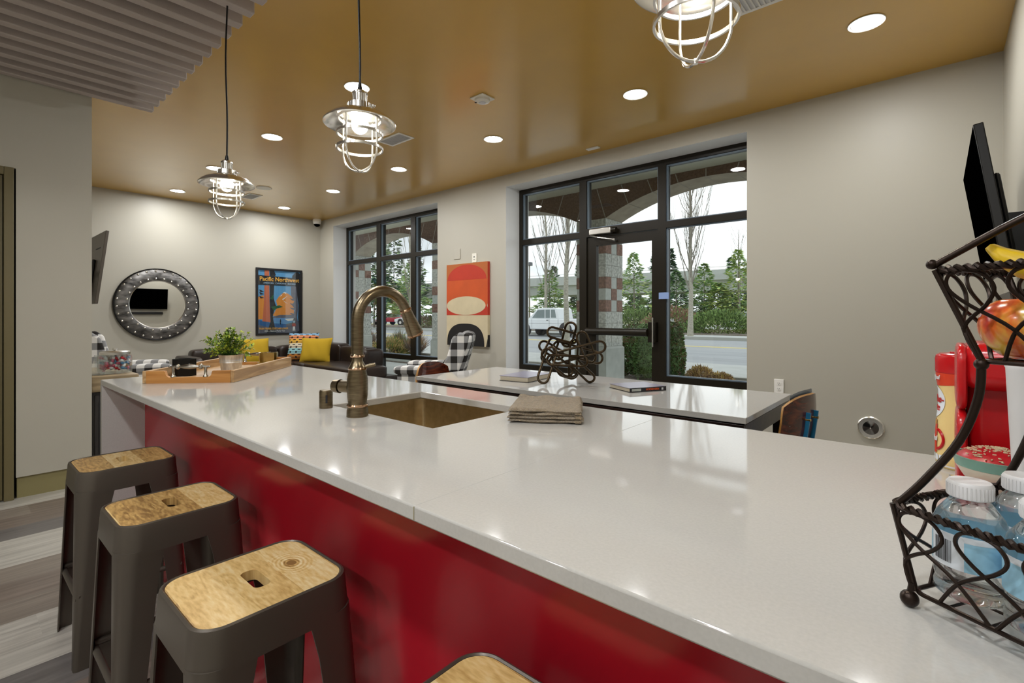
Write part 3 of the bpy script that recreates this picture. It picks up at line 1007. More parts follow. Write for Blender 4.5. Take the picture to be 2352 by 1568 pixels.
# ---------------------------------------------------------------- the bar (island)
CZ = 0.914
bar = thing('bar_counter', 'long bar with thick white quartz top and glossy red front panel', 'bar counter', (0, 0, 0))
SX0, SX1, SY0, SY1 = -1.585, -1.045, 0.878, 1.268    # sink cut-out
TH = 0.026
def counter_slab():
    import bmesh
    o = MB()
    xs = [-3.04, SX0, SX1, XR - 0.004]; ys = [0.4988, SY0, SY1, 1.4306]
    z0, z1 = CZ - TH, CZ
    for i in range(3):
        for j in range(3):
            if i == 1 and j == 1:
                continue
            o.add([(xs[i], ys[j], z1), (xs[i + 1], ys[j], z1), (xs[i + 1], ys[j + 1], z1), (xs[i], ys[j + 1], z1)], [(0, 1, 2, 3)])
            o.add([(xs[i], ys[j], z0), (xs[i + 1], ys[j], z0), (xs[i + 1], ys[j + 1], z0), (xs[i], ys[j + 1], z0)], [(3, 2, 1, 0)])
    def wallq(a, c):
        o.add([(a[0], a[1], z0), (c[0], c[1], z0), (c[0], c[1], z1), (a[0], a[1], z1)], [(0, 1, 2, 3)])
    for i in range(3):
        wallq((xs[i], ys[0]), (xs[i + 1], ys[0])); wallq((xs[i + 1], ys[3]), (xs[i], ys[3]))
        wallq((xs[3], ys[i]), (xs[3], ys[i + 1])); wallq((xs[0], ys[i + 1]), (xs[0], ys[i]))
    wallq((xs[1], ys[1]), (xs[1], ys[2])); wallq((xs[1], ys[2]), (xs[2], ys[2])); wallq((xs[2], ys[2]), (xs[2], ys[1])); wallq((xs[2], ys[1]), (xs[1], ys[1]))
    return o.build('worktop', 'quartz', bar, bevel=0.003, smooth=30, weld=True)
wtop = counter_slab()
# the joint between the two slabs
MB().box(-0.6415, -0.640, 0.4984, 0.4990, CZ - TH + 0.003, CZ - 0.001).build('seam', 'base', wtop, smooth=0)
MB().box(-0.6412, -0.6402, 0.503, 1.427, CZ - 0.001, CZ + 0.00015).build('seam', 'sidewalk', wtop, smooth=0)
MB().box(-3.04, -3.012, 0.4988, 1.4306, 0.0, CZ - TH).build('end_panel', 'quartz', bar, smooth=0)
MB().box(-3.012, XR - 0.004, 0.668, 0.69, 0.0, CZ - TH).build('front_panel', 'red', bar, smooth=0)
MB().box(-3.012, XR - 0.004, 1.38, 1.40, 0.0, CZ - TH).build('back_panel', 'cabdark', bar, smooth=0)

sink = thing('sink', 'undermount steel sink sunk into the white bar top', 'sink', ((SX0 + SX1) / 2, (SY0 + SY1) / 2, CZ - TH))
def basin():
    hw, hh = (SX1 - SX0) / 2 + 0.004, (SY1 - SY0) / 2 + 0.004
    rings = []
    for z, k, r in ((0.0, 0.0, 0.035), (-0.20, 0.004, 0.035), (-0.218, 0.016, 0.04), (-0.222, 0.04, 0.04)):
        rings.append([(x, y, z) for x, y in rounded_rect(2 * (hw - k), 2 * (hh - k), r, 5)])
    b = MB(); n = len(rings[0]); vs = []
    for rg in rings:
        vs += rg
    fs = []
    for i in range(len(rings) - 1):
        for k in range(n):
            l = (k + 1) % n
            fs.append((i * n + l, i * n + k, (i + 1) * n + k, (i + 1) * n + l))
    fs.append(tuple(range((len(rings) - 1) * n, len(rings) * n)))
    b.add(vs, fs)
    # thin flange under the slab
    fl = [(x, y, -0.0005) for x, y in rounded_rect(2 * hw, 2 * hh, 0.035, 5)]
    fo = [(x, y, -0.0005) for x, y in rounded_rect(2 * hw + 0.03, 2 * hh + 0.03, 0.04, 5)]
    b.add(fl + fo, [(k, (k + 1) % n, n + (k + 1) % n, n + k) for k in range(n)])
    b.build('basin', 'sinkmetal', sink)
basin()
MB().lathe([(0.0, 0.002), (0.03, 0.002), (0.045, 0.004), (0.045, 0.0)], 28).build('drain', 'nickel', sink, loc=(0, 0, -0.221))

# ---------------------------------------------------------------- faucet
fa = thing('kitchen_faucet', 'tall antique bronze gooseneck faucet at the sink', 'faucet', (-1.346, 0.833, CZ))
MB().lathe([(0.0, 0), (0.0325, 0), (0.0315, 0.02), (0.029, 0.026), (0.0305, 0.032), (0.030, 0.036), (0.0275, 0.040), (0.030, 0.06), (0.0315, 0.085), (0.0305, 0.115), (0.026, 0.140), (0.0265, 0.144), (0.027, 0.149), (0.024, 0.153), (0.0165, 0.168), (0.0155, 0.178), (0.0205, 0.181), (0.021, 0.186), (0.018, 0.190)], 40).build('body', 'bronze', fa)
for r_, z_, d_ in ((0.0305, 0.0335, 0.0017), (0.0265, 0.146, 0.0017), (0.0202, 0.1835, 0.0016)):
    MB().lathe([(r_, z_ - 0.0038), (r_ + d_, z_), (r_, z_ + 0.0038)], 40, close=True).build('band', 'copper', fa)
pts = [(0, 0, 0.185), (0, 0, 0.24), (0, 0, 0.285)]
RA = 0.093
for i in range(1, 17):
    a = R(158) * i / 16
    pts.append((0, RA - RA * math.cos(a), 0.292 + RA * math.sin(a)))
MB().tube(pts, 0.0178, 20).build('spout', 'bronze', fa)
e = Vector(pts[-1]); dn = (Vector(pts[-1]) - Vector(pts[-2])).normalized()
q = dn.to_track_quat('Z', 'Y').to_matrix().to_4x4()
A = Matrix.Translation(e) @ q
hd = MB().lathe([(0.0175, -0.002), (0.019, 0.012), (0.0205, 0.03), (0.0235, 0.055), (0.027, 0.085), (0.0275, 0.092), (0.024, 0.094), (0.02, 0.088), (0.0, 0.088)], 32, T=A).build('spray_head', 'bronze', fa)
MB().lathe([(0.0178, -0.004), (0.0205, 0.0), (0.0195, 0.005)], 32, T=A, close=True).build('band', 'copper', hd)
MB().lathe([(0.0272, 0.087), (0.0285, 0.091), (0.027, 0.095)], 32, T=A, close=True).build('band', 'copper', hd)
dirv = Vector((-0.93, -0.36, 0)).normalized()
h = MB().cyl(dirv * 0.026 + Vector((0, 0, 0.088)), dirv * 0.060 + Vector((0, 0, 0.088)), 0.0185, n=28).cyl(dirv * 0.064 + Vector((0, 0, 0.088)), dirv * 0.086 + Vector((0, 0, 0.088)), 0.0215, 0.0195, n=28).cyl(dirv * 0.058 + Vector((0, 0, 0.088)), dirv * 0.066 + Vector((0, 0, 0.088)), 0.014, n=20)
h.build('handle', 'bronze', fa)
MB().tube([(0.018, 0.012, 0.150), (0.034, 0.03, 0.156), (0.042, 0.036, 0.158)], [0.005, 0.006, 0.005], 10).build('lever', 'bronze', fa)

ag = thing('air_gap_cap', 'short bronze cylinder cap standing left of the faucet', 'air gap cap', (-1.546, 0.839, CZ))
MB().lathe([(0.0, 0), (0.0215, 0), (0.0215, 0.054), (0.019, 0.060), (0.0, 0.061)], 36).build('cap', 'bronze', ag)
MB().box(-0.003, 0.003, -0.0225, -0.0205, 0.018, 0.045, T=Matrix.Rotation(R(65), 4, 'Z')).build('slot', 'ink', ag, smooth=0)

# ---------------------------------------------------------------- folded towel
tw = thing('folded_towel', 'folded taupe terry towel lying on the bar behind the sink', 'towel', (-0.915, 1.225, CZ), R(33))
def towel_layer(z0, z1, w, h, seed, dx=0, dy=0):
    b = MB()
    N = 40
    for top in (0, 1):
        def fn(u, v, top=top):
            x = 2 * u - 1; y = 2 * v - 1
            ed = (1 - abs(x) ** 14) * (1 - abs(y) ** 14)
            z = (z0 + z1) / 2 + (1 if top else -1) * (z1 - z0) / 2 * max(0, ed) ** 0.4
            nz = noise.noise(Vector((u * 4 + seed, v * 5, seed))) * 0.012 + noise.noise(Vector((u * 15, v * 15, seed))) * 0.002
            wx = noise.noise(Vector((v * 3, seed, 0))) * 0.006
            wy = noise.noise(Vector((u * 3, 0, seed))) * 0.006
            lift = nz * (0.15 + 0.85 * z1 / 0.05)
            return (x * w / 2 + wx + dx, y * h / 2 + wy + dy, max(0.0006, z + lift * max(0, ed) ** 0.3 - (0.004 if x > 0.6 else 0) * 0))
        b.grid(fn, N, N)
    return b
tb = MB()
for k, (z0, z1, dx) in enumerate(((0.001, 0.0125, 0.0), (0.010, 0.022, -0.002), (0.0195, 0.0315, 0.002), (0.029, 0.042, -0.001))):
    l = towel_layer(z0, z1, 0.215 - 0.002 * k, 0.255, k * 3.1, dx)
    tb.add([tuple(p) for p in l.v], l.f)
tb.build('folds', 'towel', tw, weld=True)
# stitched hem visible along the right-hand fold
hem = MB()
for k in range(3):
    hem.box(0.085, 0.103, -0.1285, -0.1265, 0.004 + k * 0.012, 0.012 + k * 0.012)
hem.build('hem', 'towel', tw)

# ---------------------------------------------------------------- bar stools
def make_stool():
    t = thing('bar_stool', '', 'bar stool')
    HX, HY, ZS = 0.138, 0.152, 0.66
    # sheet-metal skirt: rounded band flaring slightly
    def ring(hx, hy, r, z):
        return [(x, y, z) for x, y in rounded_rect(2 * hx, 2 * hy, r, 7)]
    def loft(rings, b, m=0):
        n = len(rings[0]); vs = []; fs = []
        for rg in rings:
            vs += rg
        for i in range(len(rings) - 1):
            for k in range(n):
                l = (k + 1) % n
                fs.append((i * n + k, i * n + l, (i + 1) * n + l, (i + 1) * n + k))
        b.add(vs, fs, m)
    b = MB()
    loft([ring(HX - 0.010, HY - 0.010, 0.045, ZS - 0.012), ring(HX - 0.010, HY - 0.010, 0.045, ZS + 0.001), ring(HX - 0.007, HY - 0.007, 0.048, ZS + 0.0035), ring(HX - 0.002, HY - 0.002, 0.052, ZS + 0.001), ring(HX, HY, 0.054, ZS - 0.006), ring(HX + 0.006, HY + 0.005, 0.056, ZS - 0.075), ring(HX + 0.004, HY + 0.003, 0.056, ZS - 0.075), ring(HX - 0.003, HY - 0.004, 0.052, ZS - 0.012)], b)
    b.build('seat_frame', 'gunmetal', t, weld=True)
    # wooden seat with the slot handle
    import bmesh
    bm = bmesh.new()
    outer = [bm.verts.new((x, y, 0)) for x, y in rounded_rect(2 * (HX - 0.011), 2 * (HY - 0.011), 0.044, 7)]
    inner = [bm.verts.new((x, y, 0)) for x, y in rounded_rect(0.088, 0.034, 0.013, 5)]
    eds = []
    for lp in (outer, inner):
        for i in range(len(lp)):
            eds.append(bm.edges.new((lp[i], lp[(i + 1) % len(lp)])))
    bmesh.ops.triangle_fill(bm, use_beauty=True, edges=eds)
    bmesh.ops.recalc_face_normals(bm, faces=bm.faces)
    if bm.faces[:] and bm.faces[:][0].normal.z < 0:
        for f in bm.faces:
            f.normal_flip()
    ext = bmesh.ops.extrude_face_region(bm, geom=bm.faces[:])
    for g in ext['geom']:
        if isinstance(g, bmesh.types.BMVert):
            g.co.z -= 0.022
    bmesh.ops.recalc_face_normals(bm, faces=bm.faces)
    me = bpy.data.meshes.new('seat'); bm.to_mesh(me); bm.free()
    me.materials.append(MAT['stoolwood'])
    so = bpy.data.objects.new('seat', me); COL.objects.link(so); so.parent = t; so.location = (0, 0, ZS + 0.001)
    # four folded-sheet legs, wide at the top and tapering to the foot
    FX, FY = 0.185, 0.172
    for sx in (-1, 1):
        for sy in (-1, 1):
            lb = MB(); rings = []
            for i in range(9):
                q = i / 8
                z = ZS - 0.065 - q * (ZS - 0.065)
                ox = (HX + 0.005) + (FX - HX - 0.005) * q
                oy = (HY + 0.004) + (FY - HY - 0.004) * q
                w = 0.098 * (1 - q) + 0.044 * q
                wx = 0.060 * (1 - q) + 0.030 * q
                if q < 0.06:
                    w += 0.008 * (1 - q / 0.06) ** 2
                r = 0.048 * (1 - q) + 0.012 * q
                th = 0.0035
                def prof(off):
                    # L-shaped section with a rounded outer corner
                    p = [(ox - wx, oy - off)]
                    for k in range(7):
                        a = R(90 - 90 * k / 6)
                        p.append((ox - r + (r - off) * math.cos(a), oy - r + (r - off) * math.sin(a)))
                    p.append((ox - off, oy - w))
                    return p
                o1 = prof(0); i1 = prof(th)
                rings.append([(sx * x, sy * y, z) for x, y in o1 + list(reversed(i1))])
            n = len(rings[0]); vs = []; fs = []
            for rg in rings:
                vs += rg
            for i in range(8):
                for k in range(n):
                    l = (k + 1) % n
                    fs.append((i * n + k, i * n + l, (i + 1) * n + l, (i + 1) * n + k))
            fs.append(tuple(range(n))); fs.append(tuple(reversed(range(8 * n, 9 * n))))
            lb.add(vs, fs)
            lg = lb.build('leg', 'gunmetal', t, weld=True)
    zz = 0.235
    q = 1 - zz / (ZS - 0.065)
    fx = (HX + 0.005) + (FX - HX - 0.005) * q - 0.012; fy = (HY + 0.004) + (FY - HY - 0.004) * q - 0.012
    for a, c in (((-fx, -fy), (fx, -fy)), ((fx, -fy), (fx, fy)), ((fx, fy), (-fx, fy)), ((-fx, fy), (-fx, -fy))):
        dz = 0.012 if a[0] == c[0] else 0.0
        MB().tube([(a[0], a[1], zz + dz), (c[0], c[1], zz + dz)], 0.0095, 12).build('foot_rail', 'gunmetal', t)
    return t
st = make_stool()
for i, (x, y, l) in enumerate([(-2.415, 0.465, 'wood-topped gunmetal bar stool farthest along the red bar front, beside the partition'),
                               (-1.745, 0.452, 'wood-topped gunmetal bar stool second from the far end of the bar'),
                               (-1.103, 0.438, 'wood-topped gunmetal bar stool with a ringed knot in its seat, whole seat seen up close'),
                               (-0.46, 0.45, 'wood-topped gunmetal bar stool cut off at the bottom edge, closest of all')]):
    o = st if i == 0 else dup(st, (0, 0, 0))
    o.location = (x, y, 0)
    o['label'] = l; o['group'] = 'bar stools along the red bar front'
    if i == 2:
        for ch in o.children:
            if ch.name.startswith('seat') and ch.data.materials[0] == MAT['stoolwood']:
                ch.data = ch.data.copy(); ch.data.materials[0] = MAT['stoolwood_knot']

# ---------------------------------------------------------------- cage pendants
def make_pendant():
    t = thing('cage_pendant_light', '', 'pendant light')
    # origin at the bottom tip of the cage
    sh = MB().lathe([(0.046, 0.211), (0.070, 0.207), (0.098, 0.196), (0.117, 0.182), (0.1235, 0.174), (0.1275, 0.172), (0.128, 0.176), (0.1245, 0.180), (0.118, 0.188), (0.098, 0.203), (0.070, 0.214), (0.046, 0.218)], 56, close=True)
    sh.build('shade', 'nickel', t)
    MB().lathe([(0.074, 0.200), (0.079, 0.196), (0.079, 0.188), (0.074, 0.188)], 48, close=True).build('shade_ring', 'nickel', t)
    cp = MB().lathe([(0.0, 0.298), (0.010, 0.2975), (0.020, 0.295), (0.027, 0.289), (0.0275, 0.283), (0.025, 0.281), (0.0245, 0.253), (0.034, 0.250), (0.043, 0.246), (0.0445, 0.224), (0.050, 0.220), (0.047, 0.212), (0.0, 0.212)], 48)
    for k in range(22):
        a = 2 * PI * k / 22
        cp.cyl((0.0245 * math.cos(a), 0.0245 * math.sin(a), 0.253), (0.0245 * math.cos(a), 0.0245 * math.sin(a), 0.280), 0.0016, n=6)
    for k in range(26):
        a = 2 * PI * k / 26
        cp.cyl((0.0435 * math.cos(a), 0.0435 * math.sin(a), 0.226), (0.0432 * math.cos(a), 0.0432 * math.sin(a), 0.245), 0.0018, n=6)
    co = cp.build('socket_cap', 'nickel', t)
    MB().cyl((0.045, 0.012, 0.232), (0.060, 0.016, 0.230), 0.005, n=12).ball((0.062, 0.0165, 0.230), 0.007).cyl((-0.045, -0.012, 0.232), (-0.060, -0.016, 0.230), 0.005, n=12).ball((-0.062, -0.0165, 0.230), 0.007).build('thumb_screw', 'nickel', co)
    cg = MB()
    for z, r in ((0.138, 0.0795), (0.085, 0.0805)):
        cg.tube([(r * math.cos(2 * PI * k / 48), r * math.sin(2 * PI * k / 48), z) for k in range(48)], 0.0, 4, closed=True, flat=(0.005, 0.009), up=(0, 0, 1))
    for k in range(4):
        a = 2 * PI * (k + 0.22) / 4
        pr = [(0.074, 0.202), (0.0745, 0.15), (0.0745, 0.080), (0.071, 0.058), (0.060, 0.034), (0.042, 0.015), (0.020, 0.005), (0.003, 0.003)]
        cg.tube(catmull([(r * math.cos(a), r * math.sin(a), z) for r, z in pr], 4), 0.0034, 8)
    cg.cyl((0, 0, -0.002), (0, 0, 0.008), 0.005, n=10)
    cg.build('cage', 'nickel', t)
    MB().ball((0, 0, 0.172), (0.030, 0.030, 0.033), 24, 14).build('bulb', 'bulb', t)
    MB().cyl((0, 0, 0.200), (0, 0, 0.213), 0.016, n=20).build('bulb_base', 'white', t)
    return t
pd = make_pendant()
pend = [(-2.74, 0.95, 1.712, 'lit caged nickel pendant hanging lowest and farthest, over the wooden tray'),
        (-1.60, 1.0, 1.745, 'lit caged nickel pendant in the middle, hanging above the faucet'),
        (-0.37, 0.99, 1.727, 'lit caged nickel pendant cut off by the top edge, nearest of the three')]
pobs = [pd, dup(pd, (0, 0, 0)), dup(pd, (0, 0, 0))]
for i, (x, y, z, l) in enumerate(pend):
    o = pobs[i]
    o.location = (x, y, z)
    o.rotation_euler = (0, 0, (0.25, 0.0, 0.45)[i])
    o['label'] = l; o['group'] = 'caged pendants over the bar'
    cord = []
    L = ZC - (z + 0.300)
    for k in range(13):
        q = k / 12
        cord.append((0.004 * math.sin(q * 9 + i) * (1 - q) * q * 4, 0.004 * math.cos(q * 7 + i) * (1 - q) * q * 4, 0.30 + q * L))
    MB().tube(cord, 0.0042, 8).lathe([(0.006, 0.322), (0.010, 0.297)], 12).build('cord', 'black', o)
    MB().lathe([(0.0, -0.02), (0.05, -0.018), (0.06, -0.004), (0.06, 0.0)], 32).build('canopy', 'nickel', o, loc=(0, 0, ZC - z))

# ---------------------------------------------------------------- tray with handles and what stands on it
TA = Vector((-2.739, 0.611, 0)); TB = Vector((-2.418, 0.851, 0)); TCv = Vector((-2.975, 1.382, 0))
tcen = (TA + TCv) / 2
tang = math.atan2(TCv.y - TB.y, TCv.x - TB.x) - PI / 2      # local +y points away along the tray
tr = thing('serving_tray', 'acacia wood serving tray with metal handles on the bar end', 'tray', (tcen.x, tcen.y, CZ), tang)
TW, TL, TT = 0.395, 0.755, 0.016
th = 0.056
MB().box(-TW / 2 + TT, TW / 2 - TT, -TL / 2 + TT, TL / 2 - TT, 0.002, 0.012).build('tray_floor', 'traywood', tr)
MB().box(-TW / 2, -TW / 2 + TT, -TL / 2, TL / 2, 0, th).build('side', 'traywood', tr, bevel=0.002)
MB().box(TW / 2 - TT, TW / 2, -TL / 2, TL / 2, 0, th).build('side', 'traywood', tr, bevel=0.002)
MAT['traywood_x'] = wood('acacia_tray_end', '#8a5a28', '#b3793a', '#c99657', rough=0.45, axis='x', scale=3.0)
for sy in (-1, 1):
    lo = 0.027
    cw = 0.105
    poly = [(-TW / 2 + TT, 0), (TW / 2 - TT, 0), (TW / 2 - TT, th), (cw, th)]
    for k in range(5):
        a = R(180 + 90 * k / 4 + 0)
    poly += [(cw - 0.004, th - 0.004), (cw - 0.008, lo + 0.008), (cw - 0.018, lo), (-cw + 0.018, lo), (-cw + 0.008, lo + 0.008), (-cw + 0.004, th - 0.004), (-cw, th), (-TW / 2 + TT, th)]
    T = Matrix.Translation((0, sy * (TL / 2 - TT / 2), 0)) @ Matrix.Rotation(R(90), 4, 'X')
    MB().prism(poly, -TT / 2, TT / 2, T=T).build('end_panel', 'traywood_x', tr)
    hb = MB()
    y = sy * (TL / 2 - TT / 2); zh = lo + 0.047
    for s in (-1, 1):
        hb.lathe([(0.011, lo), (0.010, lo + 0.006), (0.0065, lo + 0.010), (0.0058, lo + 0.03), (0.0072, zh)], 18, T=Matrix.Translation((s * 0.070, y, 0)))
        hb.ball((s * 0.050, y, zh), (0.010, 0.0125, 0.0125), 18, 10)
        hb.cyl((s * 0.062, y, zh), (s * 0.084, y, zh), 0.0055, 0.004, n=12).ball((s * 0.086, y, zh), 0.005, 10, 8)
        hb.cyl((s * 0.046, y, zh), (s * 0.062, y, zh), 0.0055, n=12)
    hb.cyl((-0.045, y, zh), (0.045, y, zh), 0.004, n=12)
    T = Matrix.Translation((0, y, zh)) @ Matrix.Rotation(R(90), 4, 'Y')
    hb.lathe([(0.004, -0.046), (0.006, -0.034), (0.010, -0.016), (0.0115, 0.0), (0.010, 0.016), (0.006, 0.034), (0.004, 0.046)], 20, T=T)
    hb.build('handle', 'darknickel', tr)

def on_tray(lx, ly, z=0.012):
    c, s = math.cos(tang), math.sin(tang)
    return (tcen.x + c * lx - s * ly, tcen.y + s * lx + c * ly, CZ + z)

pp = on_tray(0.018, -0.005)
pl = thing('potted_plant', 'leafy green plant in a galvanised tin pot on the tray', 'potted plant', pp)
MB().lathe([(0.0, 0), (0.046, 0), (0.047, 0.004), (0.0525, 0.045), (0.0545, 0.048), (0.0535, 0.052), (0.0555, 0.056), (0.0545, 0.060), (0.0585, 0.086), (0.0605, 0.089), (0.0585, 0.089), (0.0565, 0.080), (0.05, 0.078), (0.0, 0.078)], 40).build('pot', 'tin', pl)
MB().lathe([(0.0, 0.080), (0.055, 0.079)], 24, caps=False).build('soil', 'soil', pl)
fol = MB(); stems = MB()
r2 = random.Random(11)
for k in range(64):
    az = r2.uniform(0, 2 * PI); el = r2.uniform(R(5), R(88)) if k > 6 else R(r2.uniform(-12, 12))
    L = r2.uniform(0.080, 0.128)
    base = Vector((r2.uniform(-0.025, 0.025), r2.uniform(-0.025, 0.025), 0.080))
    tip = base + Vector((math.cos(az) * math.cos(el), math.sin(az) * math.cos(el), math.sin(el) * 1.15 + 0.10)) * L
    mid = (base + tip) / 2 + Vector((0, 0, 0.012))
    cv = catmull([base, mid, tip], 5)
    stems.tube(cv, 0.0012, 4)
    for i in range(3, len(cv)):
        d = (cv[i] - cv[i - 1]).normalized()
        for s in (-1, 1):
            sd = d.cross(Vector((r2.uniform(-1, 1), r2.uniform(-1, 1), r2.uniform(-1, 1)))).normalized()
            fol.leaf(cv[i], (sd * s + d * 0.5 + Vector((0, 0, 0.25))), Vector((r2.uniform(-.4, .4), r2.uniform(-.4, .4), 1)), r2.uniform(0.014, 0.022), r2.uniform(0.011, 0.016), m=r2.choice((0, 0, 1, 1, 2)), fold=0.002)
fol.build('foliage', ['leaf_a', 'leaf_b', 'leaf_c'], pl, smooth=0)
stems.build('stems', 'leaf_c', pl)

bk = thing('black_box_vase', 'black faceted metal box standing on the tray behind the near handle', 'decor box', on_tray(-0.115, -0.195), tang + 0.4)
bk.scale = (0.8, 0.8, 0.98)
def hexbox():
    b = MB(); n = 6
    out = [(0.062 * math.cos(2 * PI * k / n), 0.040 * math.sin(2 * PI * k / n)) for k in range(n)]
    inn = [(x * 0.93, y * 0.93) for x, y in out]
    vs = [(x, y, 0) for x, y in out] + [(x, y, 0.086) for x, y in out] + [(x, y, 0.086) for x, y in inn] + [(x, y, 0.006) for x, y in inn]
    fs = [tuple(reversed(range(n)))]
    for r in range(3):
        fs += [(r * n + k, r * n + (k + 1) % n, (r + 1) * n + (k + 1) % n, (r + 1) * n + k) for k in range(n)]
    fs.append(tuple(range(3 * n, 4 * n)))
    return b.add(vs, fs)
hexbox().build('shell', 'darkedge', bk, smooth=20)
MB().lathe([(0.0, 0.006), (0.024, 0.006), (0.024, 0.05), (0.0, 0.052)], 24).build('candle', 'black', bk)

gb = thing('brass_sculpture', 'small brass ornament of crossing plates on the far tray corner', 'ornament', on_tray(0.118, 0.235), tang + 0.15)
gb.scale = (0.85, 0.85, 0.78)
MB().box(-0.050, 0.050, -0.003, 0.003, 0.0, 0.105).box(-0.003, 0.003, -0.050, -0.0031, 0.0, 0.105).box(-0.003, 0.003, 0.0031, 0.050, 0.0, 0.105).build('upright_plates', 'gold', gb, smooth=0)
MB().box(-0.062, -0.0031, -0.062, -0.0031, 0.028, 0.034).box(0.0031, 0.062, -0.062, -0.0031, 0.028, 0.034).box(-0.062, -0.0031, 0.0031, 0.062, 0.028, 0.034).box(0.0031, 0.062, 0.0031, 0.062, 0.028, 0.034).build('shelf_plate', 'gold', gb, smooth=0)
MB().box(-0.050, -0.044, -0.05, -0.0031, 0.0, 0.105).box(0.044, 0.050, 0.0031, 0.05, 0.0, 0.105).box(-0.044, -0.0031, 0.044, 0.050, 0.0, 0.105).box(0.0031, 0.044, -0.05, -0.044, 0.0, 0.105).build('outer_plates', 'gold', gb, smooth=0)

# ---------------------------------------------------------------- long table with its books and knot sculpture
TZ = 0.762
tb = thing('long_table', 'long white-topped table with a dark wood frame before the windows', 'table', (-1.828, 2.82, 0))
X0, X1, Y0, Y1 = -1.175, 1.173, -0.465, 0.44
MB().box(X0, X1, Y0, Y1, TZ - 0.028, TZ).build('tabletop', 'quartz', tb, bevel=0.002)
MB().box(X0 + 0.01, X1 - 0.01, Y0 + 0.01, Y0 + 0.035, TZ - 0.115, TZ - 0.036).box(X0 + 0.01, X1 - 0.01, Y1 - 0.035, Y1 - 0.01, TZ - 0.115, TZ - 0.036).box(X0 + 0.01, X0 + 0.035, Y0 + 0.035, Y1 - 0.035, TZ - 0.115, TZ - 0.036).box(X1 - 0.035, X1 - 0.01, Y0 + 0.035, Y1 - 0.035, TZ - 0.115, TZ - 0.036).build('apron', 'darkwood', tb, bevel=0.002)
MB().box(X0 + 0.03, X1 - 0.03, Y0 + 0.03, Y1 - 0.03, TZ - 0.036, TZ - 0.028).build('subtop', 'black', tb, smooth=0)
for sx in (X0 + 0.012, X1 - 0.082):
    for sy in (Y0 + 0.012, Y1 - 0.082):
        MB().box(sx, sx + 0.07, sy, sy + 0.07, 0, TZ - 0.036).build('leg', 'darkwood', tb, bevel=0.003)

def book(name_label, c, ang, w, l, h, cover, spine_side, text=None):
    t = thing('book', name_label, 'book', (c[0], c[1], TZ), ang)
    ct = 0.003
    MB().box(-w / 2, w / 2, -l / 2, l / 2, h - ct, h).build('cover', cover, t, bevel=0.0006)
    MB().box(-w / 2, w / 2, -l / 2, l / 2, 0.0003, ct).build('cover', 'bookblack', t, bevel=0.0006)
    MB().box(-w / 2 + 0.005, w / 2 - 0.005, -l / 2 + 0.005, l / 2 - 0.005, ct, h - ct).build('pages', 'paper', t)
    if spine_side:
        s = MB().box(-w / 2, w / 2, -l / 2 - 0.0025, -l / 2 + 0.002, 0.0003, h).build('spine', 'bookblack', t)
        MB().box(-w / 2 + 0.012, -w / 2 + 0.078, -l / 2 - 0.0029, -l / 2 - 0.0025, 0.006, h - 0.005).build('spine_panel', 'smoothgrey', s)
        MB().box(w / 2 - 0.035, w / 2 - 0.022, -l / 2 - 0.0029, -l / 2 - 0.0025, 0.006, h - 0.006).build('publisher_mark', 'cap', s)
        if text:
            lettering(text, h * 0.62, (0.03, -l / 2 - 0.0030, h / 2), (1, 0, 0), (0, 0, 1), s, 'spine_title', 'orangepaint', width=w * 0.36, bold=0.0006)
    return t
book('closed hardback book with pale pages, left of the knot sculpture', (-2.262, 2.765), R(8), 0.235, 0.33, 0.036, 'bookgrey', False)
book('black-spined book with orange spine lettering, right of the knot sculpture', (-1.432, 2.852), R(62) , 0.262, 0.225, 0.026, 'bookgrey', True, 'MODERNISM')

ks = thing('knot_sculpture', 'tangled dark bronze rod sculpture of interlocking loops on the long table', 'sculpture', (-1.885, 2.78, TZ), 0.7134)
S = 0.0003156 * (3.30 / 3.30)
def stadium(b, c1, c2, hw, y0=0.0, tilt=0.0, yaw=0.0, r=0.0082):
    """closed elongated loop; c1, c2: end centres in (x, z) metres, hw half width"""
    p1 = Vector((c1[0], 0, c1[1])); p2 = Vector((c2[0], 0, c2[1]))
    d = (p2 - p1); L = d.length; d.normalize()
    nrm = Vector((-d.z, 0, d.x))
    pts = []
    for k in range(13):
        a = R(-90 + 180 * k / 12)
        pts.append(p2 + d * (hw * math.cos(a)) + nrm * (hw * math.sin(a)))
    for k in range(13):
        a = R(90 + 180 * k / 12)
        pts.append(p1 + d * (hw * math.cos(a)) + nrm * (hw * math.sin(a)))
    mid = (p1 + p2) / 2
    out = []
    for p in pts:
        u = (p - mid).dot(d); v = (p - mid).dot(nrm)
        q = p + Vector((0, y0 + v * math.sin(tilt) + u * math.sin(yaw), 0))
        out.append(q)
    # even spacing along the straights
    dense = []
    for i in range(len(out)):
        a = out[i]; c = out[(i + 1) % len(out)]
        n = max(1, int((c - a).length / 0.012))
        for k in range(n):
            dense.append(a + (c - a) * k / n)
    b.tube(dense, r, 10, closed=True)
kb = MB()
def zc_(X, Y):
    return ((X - 840) * S, (1420 - Y) * S + 0.008)
